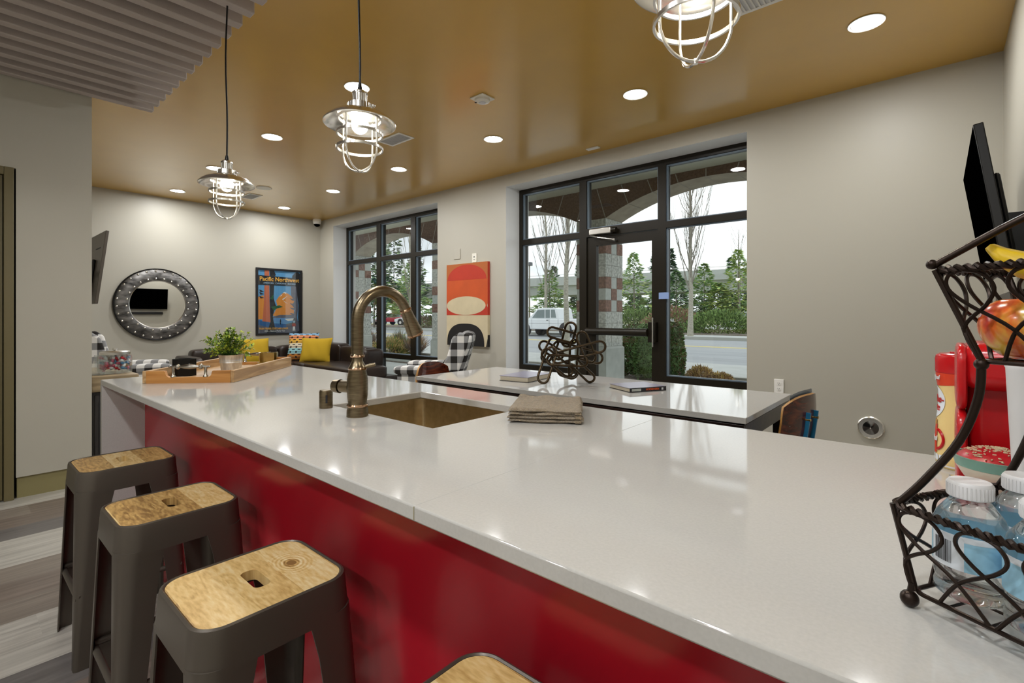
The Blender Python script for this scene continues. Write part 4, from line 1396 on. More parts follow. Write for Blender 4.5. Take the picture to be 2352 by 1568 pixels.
for c1, c2, hw, y0, ti, yw in [
    ((455, 365), (890, 490), 108, 0.00, 0.3, 0.1),
    ((855, 265), (785, 570), 108, 0.03, -0.5, 0.2),
    ((1080, 470), (1240, 880), 118, -0.04, 0.5, -0.2),
    ((1425, 660), (560, 900), 118, -0.06, 0.25, 0.12),
    ((1450, 930), (600, 690), 118, 0.05, -0.35, -0.1),
    ((290, 670), (610, 860), 105, 0.07, 0.3, 0.1),
    ((490, 600), (330, 900), 108, 0.03, 0.6, -0.3),
    ((320, 810), (760, 1180), 108, -0.07, 0.2, 0.15),
    ((235, 1290), (420, 780), 108, -0.09, 0.3, 0.25),
    ((1265, 1345), (880, 980), 92, -0.03, 0.35, -0.35),
    ((730, 1180), (900, 1235), 150, 0.09, 0.5, 0.15),
    ((420, 930), (1060, 960), 100, -0.10, 0.5, 0.05),
    ((930, 620), (900, 1230), 92, 0.02, 0.9, 0.0)]:
    stadium(kb, zc_(*c1), zc_(*c2), hw * S, y0, ti, yw)
lowest = min(p.z for p in kb.v)
for p in kb.v:
    p.z -= lowest
kb.build('rod_loops', 'sculpt', ks)

# ---------------------------------------------------------------- moulded plywood chairs
def ply_chair(label, loc, rotz, cushion):
    """chair facing local +x"""
    t = thing('plywood_chair', label, 'chair', loc, rotz, group='plywood chairs at the long table')
    def back(u, v, off):
        # u across, v up; wrapped shell curving round the sitter
        y = (2 * u - 1)
        z = 0.46 + 0.37 * v - 0.05 * abs(y) ** 3.0 * (v > 0.5) * (2 * v - 1)
        ww = 0.215 * (1 - 0.10 * abs(2 * v - 1) ** 3)
        x = -0.20 + 0.050 * y * y - 0.06 * (v - 0.2) + 0.02 * math.sin(v * PI) * -1
        n = Vector((1, -0.75 * y, 0.2)).normalized()
        return Vector((x, y * ww, z)) + n * off
    n1, n2 = 21, 13
    b = MB()
    f = [[back(i / (n1 - 1), j / (n2 - 1), 0.0075) for j in range(n2)] for i in range(n1)]
    k = [[back(i / (n1 - 1), j / (n2 - 1), -0.0075) for j in range(n2)] for i in range(n1)]
    vs = [p for row in f for p in row] + [p for row in k for p in row]
    o = n1 * n2; fs = []; ms = []
    for i in range(n1 - 1):
        for j in range(n2 - 1):
            a = i * n2 + j
            fs.append((a, a + n2, a + n2 + 1, a + 1)); ms.append(0)
            fs.append((o + a + 1, o + a + n2 + 1, o + a + n2, o + a)); ms.append(0)
    for i in range(n1 - 1):
        for j in (0, n2 - 1):
            a = i * n2 + j; c = (i + 1) * n2 + j
            fs.append((a, o + a, o + c, c)); ms.append(1)
    for j in range(n2 - 1):
        for i in (0, n1 - 1):
            a = i * n2 + j; c = a + 1
            fs.append((a, c, o + c, o + a)); ms.append(1)
    b.v = vs; b.f = [list(q) for q in fs]; b.m = ms
    b.build('backrest', ['walnut', 'maple'], t, weld=True, smooth=50)
    if cushion:
        def pad(u, v):
            return back(0.12 + 0.76 * u, 0.10 + 0.90 * v, 0.010 + 0.028 * (max(0, (1 - abs(2 * u - 1) ** 4) * (1 - abs(2 * v - 1) ** 6))) ** 0.5) + Vector((0, 0, 0.05 * max(0, v - 0.6)))
        MB().grid(pad, 15, 11).build('back_pad', 'paleblue', t)
    MB().ball((0.03, 0, 0.445), (0.235, 0.22, 0.022), 32, 10, sq=0.55).build('seat', 'walnut', t)
    for s in (-1, 1):
        pb = MB().tube(catmull([(0.0, s * 0.05, 0.415), (-0.20, s * 0.05, 0.42), (-0.222, s * 0.05, 0.48), (-0.254, s * 0.05, 0.70), (-0.259, s * 0.05, 0.745)], 6), 0.0, 4, flat=(0.026, 0.010), up=(0, 1, 0))
        po = pb.build('back_post', 'blue', t)
        for z, x in ((0.56, -0.238), (0.71, -0.260)):
            MB().cyl((x - 0.012, s * 0.05, z), (x + 0.045, s * 0.05, z), 0.007, n=12).build('bolt', 'gold', po)
        for sx in (-1, 1):
            MB().tube([(0.02 + sx * 0.13, s * 0.13, 0.425), (0.02 + sx * 0.21, s * 0.20, 0.0)], [0.014, 0.010], 12).build('leg', 'blue', t)
    return t
ply_chair('walnut plywood chair with blue posts tucked at the right end of the table', (-0.735, 2.87, 0), R(171), True)
ply_chair('walnut plywood chair at the far left end of the table, back catching window light', (-3.02, 2.74, 0), R(10), False)

# ---------------------------------------------------------------- two-tier wire basket and the things in it
E1 = Vector((0.861, -0.508, 0)).normalized(); E2 = Vector((0.508, 0.861, 0)).normalized()
BC = Vector((0.116, 0.676, 0))
bang = math.atan2(E1.y, E1.x)                       # local x along the basket, local y to its back
fb = thing('wire_fruit_basket', 'two-tier dark wire fruit basket at the right end of the bar', 'fruit basket', (BC.x, BC.y, CZ), bang)

def rect_ring(a, c, r, z, n=5):
    return [Vector((x, y, z)) for x, y in rounded_rect(2 * a, 2 * c, r, n)]

def wire_tier(name, a0, b0, z0, a1, b1, z1, nx, ny, rw):
    """loops-and-lattice wall between a bottom ring (a0, b0, z0) and a twisted rim (a1, b1, z1)"""
    w = MB()
    w.tube(rect_ring(a0, b0, 0.012, z0), rw * 1.25, 8, closed=True)
    # floor grid
    for k in range(1, 7):
        x = -a0 + 2 * a0 * k / 7
        w.tube([(x, -b0, z0), (x, b0, z0)], rw * 0.8, 6)
    for k in range(1, 4):
        y = -b0 + 2 * b0 * k / 4
        w.tube([(-a0, y, z0), (a0, y, z0)], rw * 0.8, 6)
    def wall(u, v, side):
        # side 0 front (-y), 1 right, 2 back, 3 left; u in 0..1 along, v in 0..1 up
        a = a0 + (a1 - a0) * v; c = b0 + (b1 - b0) * v; z = z0 + (z1 - z0) * v
        s = 2 * u - 1
        return [Vector((s * a, -c, z)), Vector((a, s * c, z)), Vector((-s * a, c, z)), Vector((-a, -s * c, z))][side]
    for side in range(4):
        n = nx if side in (0, 2) else ny
        for k in range(n):
            u0 = (k + 0.5) / n; h = 0.62 / n
            # a rod rises from the base, curls into an overlapping loop under the rim and runs down the other way
            pts = []
            seq = [(-1.55, 0.0), (-0.75, 0.36), (0.25, 0.62), (0.62, 0.80), (0.45, 0.95), (0.0, 1.0), (-0.45, 0.95), (-0.62, 0.80), (-0.25, 0.62), (0.75, 0.36), (1.55, 0.0)]
            for du, v in seq:
                u = min(1.0, max(0.0, u0 + du * h))
                pts.append(wall(u, v * 0.97, side))
            w.tube(catmull(pts, 5), rw, 6)
    for sx, sy in ((-1, -1), (1, -1), (1, 1), (-1, 1)):
        w.tube([(sx * a0 * 0.985, sy * b0 * 0.97, z0), (sx * a1 * 0.985, sy * b1 * 0.97, z1)], rw * 1.5, 8)
    w.build(name, 'wire', fb)
    rim = MB()
    base = rect_ring(a1, b1, 0.018, z1, 8)
    # twisted double strand
    dense = []
    for i in range(len(base)):
        p, q = base[i], base[(i + 1) % len(base)]
        m = max(1, int((q - p).length / 0.0035))
        dense += [p + (q - p) * j / m for j in range(m)]
    N = len(dense)
    turns = max(8, int(N * 0.0035 / 0.016))
    for ph in (0, PI):
        pts = []
        for i in range(N):
            t = (dense[(i + 1) % N] - dense[i - 1]).normalized()
            u = Vector((0, 0, 1)); s = t.cross(u)
            an = 2 * PI * turns * i / N + ph
            pts.append(dense[i] + (u * math.cos(an) + s * math.sin(an)) * rw * 1.35)
        rim.tube(pts, rw * 1.3, 6, closed=True)
    rim.build('twisted_rim', 'wire', fb)

zb0, zb1 = 0.018, 0.106
wire_tier('lower_basket', 0.115, 0.076, zb0, 0.130, 0.0885, zb1, 5, 3, 0.0019)
zt0, zt1 = 0.262, 0.354
wire_tier('upper_basket', 0.070, 0.050, zt0, 0.105, 0.062, zt1, 4, 3, 0.0019)
for sx in (-1, 1):
    for sy in (-1, 1):
        MB().ball((sx * 0.117, sy * 0.077, 0.0085), 0.0085, 16, 10).cyl((sx * 0.117, sy * 0.077, 0.012), (sx * 0.115, sy * 0.076, zb0 + 0.008), 0.003, n=8).build('ball_foot', 'wire', fb)
        arm = catmull([(sx * 0.122, sy * 0.084, zb1 + 0.003), (sx * 0.105, sy * 0.074, zb1 + 0.03), (sx * 0.083, sy * 0.058, zb1 + 0.075), (sx * 0.071, sy * 0.051, zb1 + 0.12), (sx * 0.069, sy * 0.050, zt0)], 6)
        ao = MB().tube(arm, 0.0038, 10).ball((sx * 0.069, sy * 0.050, zt0 - 0.003), (0.006, 0.006, 0.006), 12, 8).build('support_arm', 'wire', fb)
hpts = catmull([(-0.105, -0.062, zt1 + 0.004), (-0.055, -0.033, zt1 + 0.041), (-0.020, -0.012, zt1 + 0.062), (0, 0, zt1 + 0.067), (0.020, 0.012, zt1 + 0.062), (0.055, 0.033, zt1 + 0.041), (0.105, 0.062, zt1 + 0.004)], 8)
MB().tube(hpts, 0.0036, 10).ball((-0.105, -0.062, zt1 + 0.006), 0.0052, 12, 8).ball((0.105, 0.062, zt1 + 0.006), 0.0052, 12, 8).build('handle', 'wire', fb)

def in_basket(s, t_, z):
    p = BC + E1 * s + E2 * t_
    return (p.x, p.y, CZ + z)

def apple(label, s, t_, z, r, rz):
    t = thing('apple', label, 'apple', in_basket(s, t_, z), rz, group='apples in the upper basket')
    prof = []
    for k in range(21):
        a = R(-90 + 180 * k / 20)
        rr = r * math.cos(a) * (1.0 + 0.06 * math.sin(a))
        zz = r * 0.93 * math.sin(a)
        if k > 15:
            zz -= r * 0.30 * ((k - 15) / 5) ** 2
        if k < 3:
            zz += r * 0.10 * ((3 - k) / 3) ** 2
        prof.append((max(rr, 0.0), zz + r * 0.85))
    MB().lathe(prof, 36).build('fruit', 'apple', t, smooth=80)
    MB().tube([(0, 0, r * 1.40), (0.001, 0, r * 1.62), (0.004, 0.001, r * 1.85)], 0.0013, 6).build('stem', 'stem', t)
apple('red and yellow striped apple at the left end of the upper basket', -0.054, -0.010, zt0 + 0.003, 0.0355, 0.3)
apple('striped apple in the middle of the upper basket', 0.022, -0.008, zt0 + 0.003, 0.0330, 1.9)

def banana(label, s, t_, z, rz, tilt, bend=1.0):
    t = thing('banana', label, 'banana', in_basket(s, t_, z), rz, group='bananas on the apples')
    b = MB()
    pts = []; rad = []
    for k in range(15):
        q = k / 14
        a = R(-55 + 110 * q) * bend
        pts.append(Vector((0.085 * math.sin(a), 0, 0.085 * (1 - math.cos(a)) * 0.9)))
        rad.append(0.0135 * min(1, 0.35 + 3.2 * q, 0.22 + 2.6 * (1 - q)))
    T = Matrix.Rotation(tilt, 4, 'X')
    b.tube(pts, rad, 5, T=T)
    b.build('fruit', 'banana', t, smooth=75)
    e = T @ pts[-1]; d = (T @ pts[-1] - T @ pts[-2]).normalized()
    MB().tube([e - d * 0.002, e + d * 0.016], 0.0035, 6).build('stem', 'stem', t)
banana('upper yellow banana resting over the apples, curving upward', -0.005, -0.014, zt0 + 0.083, bang + 0.35, R(-20))
banana('lower yellow banana lying behind the striped apples', 0.005, 0.022, zt0 + 0.062, bang + 0.1, R(10))
sp = thing('snack_packet', 'small grey foil snack packet tucked behind the left apple', 'snack packet', in_basket(-0.060, 0.038, zt0 + 0.036), bang + 0.5)
MB().pillow(0.055, 0.06, 0.014).build('pouch', 'steel', sp, rot=(R(-30), 0, 0))

# small water bottles in the lower basket
def bottle():
    t = thing('water_bottle', '', 'water bottle')
    prof = [(0.0, 0.004), (0.012, 0.002), (0.024, 0.0), (0.0285, 0.004), (0.029, 0.012), (0.0275, 0.018), (0.029, 0.024), (0.0275, 0.030), (0.029, 0.036), (0.029, 0.076), (0.0275, 0.080), (0.029, 0.084), (0.0265, 0.092), (0.019, 0.104), (0.0145, 0.111), (0.0140, 0.118)]
    bo = MB().lathe(prof, 40, caps=False).build('bottle', 'bottle', t, smooth=60)
    cp = MB().lathe([(0.0165, 0.112), (0.0182, 0.113), (0.0182, 0.128), (0.0165, 0.1305), (0.0, 0.1305)], 40)
    for k in range(36):
        a = 2 * PI * k / 36
        cp.cyl((0.0182 * math.cos(a), 0.0182 * math.sin(a), 0.114), (0.0182 * math.cos(a), 0.0182 * math.sin(a), 0.127), 0.0006, n=5)
    cp.build('screw_cap', 'cap', t)
    lb = MB()
    def wrap(a0, a1, z0, z1, m, rr=0.0297):
        n = max(2, int(abs(a1 - a0) / 0.12))
        lb.grid(lambda u, v: (rr * math.cos(a0 + (a1 - a0) * u), rr * math.sin(a0 + (a1 - a0) * u), z0 + (z1 - z0) * v), n + 1, 2, m=m)
    wrap(-0.2, PI * 2 - 1.3, 0.037, 0.075, 0)
    wrap(PI * 2 - 1.3, PI * 2 - 0.2, 0.037, 0.075, 1)
    wrap(-0.2, PI * 2 - 1.3, 0.069, 0.0755, 1, 0.0299)
    wrap(1.2, 2.4, 0.0365, 0.070, 2, 0.02985)
    lab = lb.build('label', ['lbl_blue', 'lbl_white', 'lbl_blue'], t, smooth=60)
    ink = MB()
    r3 = random.Random(5)
    a = PI * 2 - 1.12
    while a < PI * 2 - 0.55:
        w = r3.choice((0.012, 0.02, 0.034))
        ink.add([(0.0299 * math.cos(a), 0.0299 * math.sin(a), 0.042), (0.0299 * math.cos(a + w), 0.0299 * math.sin(a + w), 0.042), (0.0299 * math.cos(a + w), 0.0299 * math.sin(a + w), 0.067), (0.0299 * math.cos(a), 0.0299 * math.sin(a), 0.067)], [(0, 1, 2, 3)])
        a += w + r3.choice((0.014, 0.022))
    ink.build('barcode', 'ink', lab, smooth=0)
    return t
wb = bottle()
for i, (s, t_, rz, l) in enumerate([(-0.086, -0.036, -1.55, 'small clear water bottle with barcode label, nearest the basket corner'),
                                    (-0.078, 0.040, 0.9, 'small clear water bottle at the back of the lower basket under the upper arm'),
                                    (-0.024, -0.042, -0.6, 'small clear water bottle at the right picture edge, low in the basket')]):
    o = wb if i == 0 else dup(wb, (0, 0, 0))
    o.location = in_basket(s, t_, zb0 + 0.0025)
    o.rotation_euler = (0, 0, rz)
    o.scale = (1, 1, 0.9)
    o['label'] = l.replace('right picture edge', 'far right edge'); o['group'] = 'small water bottles in the lower basket'

# ---------------------------------------------------------------- coffee corner behind the basket
cr = thing('creamer_canister', 'red-capped cream-coloured coffee creamer canister by the red coffee maker', 'creamer canister', (0.036, 1.346, CZ), 0.0)
cr.scale = (1, 1, 1.08)
prof = [(0.0, 0.0), (0.039, 0.0), (0.0415, 0.004), (0.0425, 0.03), (0.042, 0.06), (0.0405, 0.085), (0.0375, 0.115), (0.0365, 0.130), (0.0375, 0.145), (0.041, 0.165), (0.0415, 0.178)]
MB().lathe(prof, 48).build('canister', 'creamer', cr, smooth=60)
def band(parent, name, m, r_at, a0, a1, z0f, z1f, n=24, k=6):
    return MB().grid(lambda u, v: ((r_at(z0f(u) + (z1f(u) - z0f(u)) * v)) * math.cos(a0 + (a1 - a0) * u), r_at(z0f(u) + (z1f(u) - z0f(u)) * v) * math.sin(a0 + (a1 - a0) * u), z0f(u) + (z1f(u) - z0f(u)) * v), n, k).build(name, m, parent, smooth=60)
def rad_at(z, pad=0.0006):
    for i in range(len(prof) - 1):
        if prof[i][1] <= z <= prof[i + 1][1] and prof[i + 1][1] > prof[i][1]:
            q = (z - prof[i][1]) / (prof[i + 1][1] - prof[i][1])
            return prof[i][0] + (prof[i + 1][0] - prof[i][0]) * q + pad
    return prof[-1][0] + pad
co = MB().lathe([(0.0415, 0.176), (0.0432, 0.178), (0.0435, 0.203), (0.042, 0.210), (0.036, 0.2135), (0.0, 0.2135)], 48).box(-0.02, 0.012, -0.012, 0.012, 0.2135, 0.2165).build('cap', 'redgloss', cr, bevel=0.001)
band(cr, 'collar_band', 'orange', rad_at, 0, 2 * PI, lambda u: 0.158 + 0.006 * math.cos(2 * PI * u), lambda u: 0.1778, 49, 3)
band(cr, 'base_band', 'cap', rad_at, 0, 2 * PI, lambda u: 0.004, lambda u: 0.007, 49, 2)
# direction facing the camera is about angle -91 deg; the printed front is turned to the left
FA = R(-182)
ov = MB()
ov.grid(lambda u, v: (rad_at(0.122 + 0.030 * v * math.sin(2 * PI * u), 0.0010) * math.cos(FA + 0.80 * v * math.cos(2 * PI * u)), rad_at(0.122 + 0.030 * v * math.sin(2 * PI * u), 0.0010) * math.sin(FA + 0.80 * v * math.cos(2 * PI * u)), 0.122 + 0.030 * v * math.sin(2 * PI * u)), 40, 5, cu=True)
ovo = ov.build('oval_badge', 'lbl_white', cr, smooth=60)
fr = Vector((-math.sin(FA), math.cos(FA), 0)); ori = Vector((0, 0, 0))
def wrapped(text, size, z, name, m, parent, shear=0.0, bold=0.0, r=None):
    return lettering(text, size, (0, 0, z), fr, (0, 0, 1), parent, name, m, wrap=(r or rad_at(z) + 0.0012), bold=bold, shear=shear)
wrapped('Coffee-', 0.019, 0.127, 'brand_lettering', 'redtext', ovo, 0.2, 0.0003, 0.0392)
wrapped('mate', 0.019, 0.111, 'brand_lettering', 'redtext', ovo, 0.2, 0.0003, 0.0392)
wrapped('the Original', 0.011, 0.168, 'collar_lettering', 'cap', cr, 0.1, 0.0003, 0.0428)
# printed mug with a handle and its caption
def patch(name, m, a0, a1, z0, z1, parent, pad=0.0011, n=10):
    return MB().grid(lambda u, v: (rad_at(z0 + (z1 - z0) * v, pad) * math.cos(a0 + (a1 - a0) * u), rad_at(z0 + (z1 - z0) * v, pad) * math.sin(a0 + (a1 - a0) * u), z0 + (z1 - z0) * v), n, 6).build(name, m, parent, smooth=60)
mg = patch('printed_mug', 'orange', FA - 0.55, FA + 0.42, 0.026, 0.080, cr)
patch('printed_coffee', 'maple', FA - 0.45, FA + 0.34, 0.078, 0.088, mg, 0.0013)
hp = []
for k in range(17):
    a = R(-80 + 160 * k / 16)
    an = FA + 0.42 + 0.42 * math.cos(a); z = 0.052 + 0.018 * math.sin(a)
    hp.append((rad_at(z, 0.001) * math.cos(an), rad_at(z, 0.001) * math.sin(an), z))
MB().tube(hp, 0.0028, 6).build('printed_handle', 'redgloss', mg)
wrapped('Original', 0.013, 0.053, 'mug_lettering', 'cap', mg, 0.15, 0.0003, 0.0440)
for k in range(3):
    patch('nutrition_badge', 'lbl_white', FA + 0.10 + k * 0.24, FA + 0.28 + k * 0.24, 0.013, 0.024, cr, 0.0014, 4)

cm = thing('coffee_maker', 'glossy red single-cup coffee maker behind the fruit basket', 'coffee maker', (0.150, 1.13, CZ), 0.0)
MB().box(-0.115, 0.115, 0.00, 0.12, 0.0, 0.255).build('body', 'redgloss', cm, bevel=0.02, seg=4)
MB().box(-0.128, 0.128, -0.135, 0.118, 0.0, 0.034).build('base', 'redgloss', cm, bevel=0.01, seg=3)
MB().box(-0.125, 0.125, -0.045, 0.115, 0.185, 0.262).build('brew_head', 'redgloss', cm, bevel=0.025, seg=4)
for s in (-1, 1):
    sd = MB()
    sd.ball((s * 0.122, 0.02, 0.085), (0.008, 0.062, 0.066), 24, 12, sq=0.45)
    sd.ball((s * 0.122, 0.02, 0.205), (0.008, 0.066, 0.055), 24, 12, sq=0.45)
    sd.build('side_cheek', 'redgloss', cm)
MB().box(-0.085, 0.085, -0.125, -0.005, 0.034, 0.040).build('drip_tray', 'steel', cm, bevel=0.002)
MB().cyl((0.0, -0.025, 0.165), (0.0, -0.025, 0.188), 0.016, n=20).build('spout', 'black', cm)
MB().tube([(-0.05, -0.044, 0.245), (-0.05, -0.062, 0.235), (0.05, -0.062, 0.235), (0.05, -0.044, 0.245)], 0.005, 10).build('lid_handle', 'steel', cm)

bw = thing('sugar_bowl', 'small green-rimmed bowl of red sprinkles on the coffee maker tray', 'bowl', (0.068, 1.052, CZ + 0.0405))
MB().lathe([(0.0, 0.0), (0.024, 0.0), (0.026, 0.004), (0.040, 0.018), (0.049, 0.034), (0.0515, 0.046), (0.0535, 0.050), (0.0505, 0.050), (0.046, 0.034), (0.038, 0.02), (0.0, 0.008)], 48).build('bowl', 'cream', bw, smooth=60)
MB().lathe([(0.0497, 0.035), (0.0522, 0.046), (0.0541, 0.0505), (0.0502, 0.0505), (0.0502, 0.046)], 48, close=True).build('glazed_rim', 'greenbowl', bw, smooth=60)
MB().ball((0, 0, 0.044), (0.0485, 0.0485, 0.020), 32, 10).build('filling', 'redmix', bw)
gr = MB(); r4 = random.Random(3)
for k in range(150):
    a = r4.uniform(0, 2 * PI); q = r4.uniform(0, 0.95)
    z = 0.044 + 0.020 * math.sqrt(max(0, 1 - q * q))
    T = Matrix.Translation((0.0485 * q * math.cos(a), 0.0485 * q * math.sin(a), z)) @ Matrix.Rotation(r4.uniform(0, PI), 4, 'Z')
    gr.box(-0.0022, 0.0022, -0.0008, 0.0008, 0, 0.0012, T=T)
s_ = gr.build('sprinkles', 'creampaint', bw, smooth=0); s_['kind'] = 'stuff'

cu = thing('white_cup', 'tall plain white tapered cup beside the coffee maker, at the right edge', 'cup', (0.108, 0.945, CZ))
MB().lathe([(0.0, 0.0), (0.029, 0.0), (0.030, 0.003), (0.0405, 0.236), (0.042, 0.240), (0.0405, 0.243), (0.038, 0.238), (0.028, 0.006), (0.0, 0.006)], 44).build('cup', 'cap', cu, smooth=50)
cl2 = thing('chrome_clip', 'small chrome clip lying by the creamer canister', 'clip', (0.030, 1.235, CZ), 0.4)
MB().box(-0.016, 0.016, -0.006, 0.006, 0, 0.010).cyl((0, -0.006, 0.014), (0, 0.006, 0.014), 0.007, n=16).build('clip', 'chrome', cl2, bevel=0.001)

# ---------------------------------------------------------------- television and soundbar on the right wall
tv = thing('television', 'black flat television tilted forward on the right wall', 'television', (0.165, 3.45, 1.73))
ta = math.atan2(0.088, 0.605)
T = Matrix.Rotation(-ta, 4, 'Y')
MB().box(-0.012, 0.022, -0.555, 0.555, -0.315, 0.315).build('housing', 'black', tv, rot=(0, -ta, 0), bevel=0.004)
MB().box(0.022, 0.045, -0.50, 0.50, -0.29, 0.10).build('back_bulge', 'black', tv, rot=(0, -ta, 0), bevel=0.012)
MB().box(-0.0135, -0.0122, -0.545, 0.545, -0.303, 0.305).build('screen', 'screen', tv, rot=(0, -ta, 0), smooth=0)
MB().box(0.04, 0.168, 0.0, 0.2, -0.20, 0.0).build('wall_mount', 'black', tv)
sb = thing('soundbar', 'long black soundbar mounted under the television on the right wall', 'soundbar', (0.285, 3.45, 1.30))
MB().box(-0.045, 0.05, -0.45, 0.45, -0.035, 0.035).build('bar', 'black', sb, bevel=0.012)

# ---------------------------------------------------------------- far sitting area
# round riveted mirror
mi = thing('round_mirror', 'large round mirror in a riveted hammered metal frame', 'mirror', (XF + 0.035, 2.18, 1.393), R(-1.9))
T = Matrix.Rotation(R(90), 4, 'Y')
RO, RI = 0.545, 0.362
MB().lathe([(RI, 0.0), (RI + 0.003, 0.022), (RI + 0.02, 0.026), (RO - 0.02, 0.022), (RO - 0.006, 0.016), (RO - 0.006, 0.0)], 96, T=T, close=True).build('frame', 'hammered', mi)
MB().lathe([(RO - 0.008, -0.012), (RO - 0.008, 0.024), (RO, 0.026), (RO + 0.006, 0.018), (RO + 0.006, -0.012)], 96, T=T, close=True).build('outer_band', 'darkedge', mi)
MB().lathe([(RI - 0.006, 0.0), (RI - 0.006, 0.02), (RI + 0.004, 0.026), (RI + 0.006, 0.0)], 96, T=T, close=True).build('inner_band', 'steel', mi)
MB().lathe([(0.0, 0.008), (RI, 0.008)], 96, T=T, caps=False).build('mirror_glass', 'mirror', mi, smooth=0)
MB().lathe([(0.0, -0.006), (RO - 0.01, -0.006)], 64, T=T, caps=False).build('backing', 'darkedge', mi, smooth=0)
for n, r, x in ((28, RO - 0.036, 0.024), (24, RI + 0.033, 0.026)):
    for k in range(n):
        a = 2 * PI * (k + 0.3) / n
        if k == 0 and r > 0.45:
            rv = MB().ball((0, 0, 0), (0.014, 0.0165, 0.0165), 12, 8).build('rivet', 'nickel', mi)
            o = rv
        else:
            o = rv.copy(); COL.objects.link(o); o.parent = mi
        o.location = (x, r * math.cos(a), r * math.sin(a))

# framed travel poster: flat printed shapes
po = thing('framed_poster', 'black-framed Pacific Northwest travel poster of trees and an orange mountain', 'poster', (XF, 4.043, 1.472))
PW, PH = 0.834, 1.20
def P(pts):   # poster space: x 0..1 left to right, y 0..1 bottom to top
    return [((x - 0.5) * (PW - 0.07), (y - 0.5) * (PH - 0.07)) for x, y in pts]
Tp = Matrix.Rotation(R(90), 4, 'Z') @ Matrix.Rotation(R(90), 4, 'X')   # local xy -> +y, +z, facing +x
fw = 0.035
MB().box(0, 0.028, -PW / 2, -PW / 2 + fw, -PH / 2, PH / 2).box(0, 0.028, PW / 2 - fw, PW / 2, -PH / 2, PH / 2).box(0, 0.028, -PW / 2 + fw, PW / 2 - fw, PH / 2 - fw, PH / 2).box(0, 0.028, -PW / 2 + fw, PW / 2 - fw, -PH / 2, -PH / 2 + fw).build('frame', 'blackpaint', po, bevel=0.002)
pr = MB(); lay = [0]
pm = ['p_sky', 'p_orange', 'p_trunk', 'p_dark', 'p_grey', 'p_lake', 'p_blue', 'p_white', 'p_green', 'p_pale', 'p_red']
def shape(pts, m):
    lay[0] += 1
    z = 0.004 + lay[0] * 0.00025
    q = P(pts)
    pr.add([(x, y, z) for x, y in q], [tuple(range(len(q)))], pm.index(m), Tp)
shape([(0, 0), (1, 0), (1, 1), (0, 1)], 'p_sky')
shape([(0, .22), (0, .57), (.13, .6), (.16, .4), (.15, .22)], 'p_orange')
shape([(.34, .28), (.45, .42), (.42, .52), (.5, .60), (.62, .665), (.72, .63), (.86, .56), (.84, .42), (.86, .27), (.6, .24)], 'p_orange')
shape([(.57, .645), (.62, .665), (.67, .65), (.645, .63), (.62, .645)], 'p_white')
shape([(.50, .585), (.57, .63), (.555, .60)], 'p_white')
shape([(.56, .545), (.69, .60), (.58, .53), (.70, .47), (.62, .50)], 'p_white')
shape([(.3, .25), (.5, .29), (.85, .29), (.88, .22), (.6, .18), (.3, .19)], 'p_grey')
shape([(.36, .245), (.86, .235), (.84, .19), (.6, .15), (.34, .19)], 'p_lake')
shape([(.62, .225), (.86, .235), (.85, .20), (.7, .19)], 'p_white')
shape([(0, .22), (.14, .19), (.3, .16), (.66, .14), (.66, .06), (0, .08)], 'p_blue')
shape([(0, 0), (.66, 0), (.66, .075), (.2, .10), (0, .135)], 'p_grey')
shape([(.66, 0), (1, 0), (1, .2), (.66, .14)], 'p_grey')
shape([(.15, 0.76), (.26, .76), (.265, .5), (.285, .2), (.29, .17), (.1, .19), (.12, .3), (.14, .5)], 'p_trunk')
shape([(.27, .92), (.38, .92), (.36, .56), (.40, .46), (.44, .40), (.37, .36), (.34, .26), (.36, .18), (.42, 0), (.2, 0), (.29, .18), (.27, .5)], 'p_dark')
shape([(.27, .55), (.36, .62), (.34, .53)], 'p_green')
shape([(.30, .42), (.50, .445), (.58, .42), (.44, .395), (.36, .36)], 'p_green')
shape([(.80, .93), (.88, .99), (.95, .99), (1, .93), (1, 0.0), (.93, 0.0), (.97, .12), (.95, .25), (.96, .45), (.93, .6), (.88, .74)], 'p_dark')
shape([(.77, .76), (.9, .76), (.93, .6), (.95, .4), (.92, .25), (.97, .1), (.98, 0.02), (.7, .02), (.80, .16), (.86, .27), (.84, .33), (.88, .38), (.80, .45), (.86, .52), (.78, .60)], 'p_grey')
for yy in (.31, .40, .47, .55):
    shape([(.88, yy), (.74, yy + .012), (.80, yy - .02), (.90, yy - .03)], 'p_grey')
for yy in (.56, .62, .66):
    shape([(.14, yy), (.03, yy + .03), (.06, yy - .01)], 'p_dark')
shape([(.15, 1), (.255, 1), (.255, .90), (.15, .90)], 'p_trunk')
shape([(.27, 1), (.37, 1), (.41, .93), (.36, .90), (.27, .90)], 'p_dark')
shape([(.78, .89), (.85, .95), (.92, 1.0), (1, .97), (1, .89)], 'p_dark')
shape([(0, .765), (1, .765), (1, .895), (0, .915)], 'p_dark')
shape([(.52, .13), (.505, .16), (.515, .16), (.505, .19), (.52, .23), (.535, .19), (.525, .16), (.535, .16)], 'p_dark')
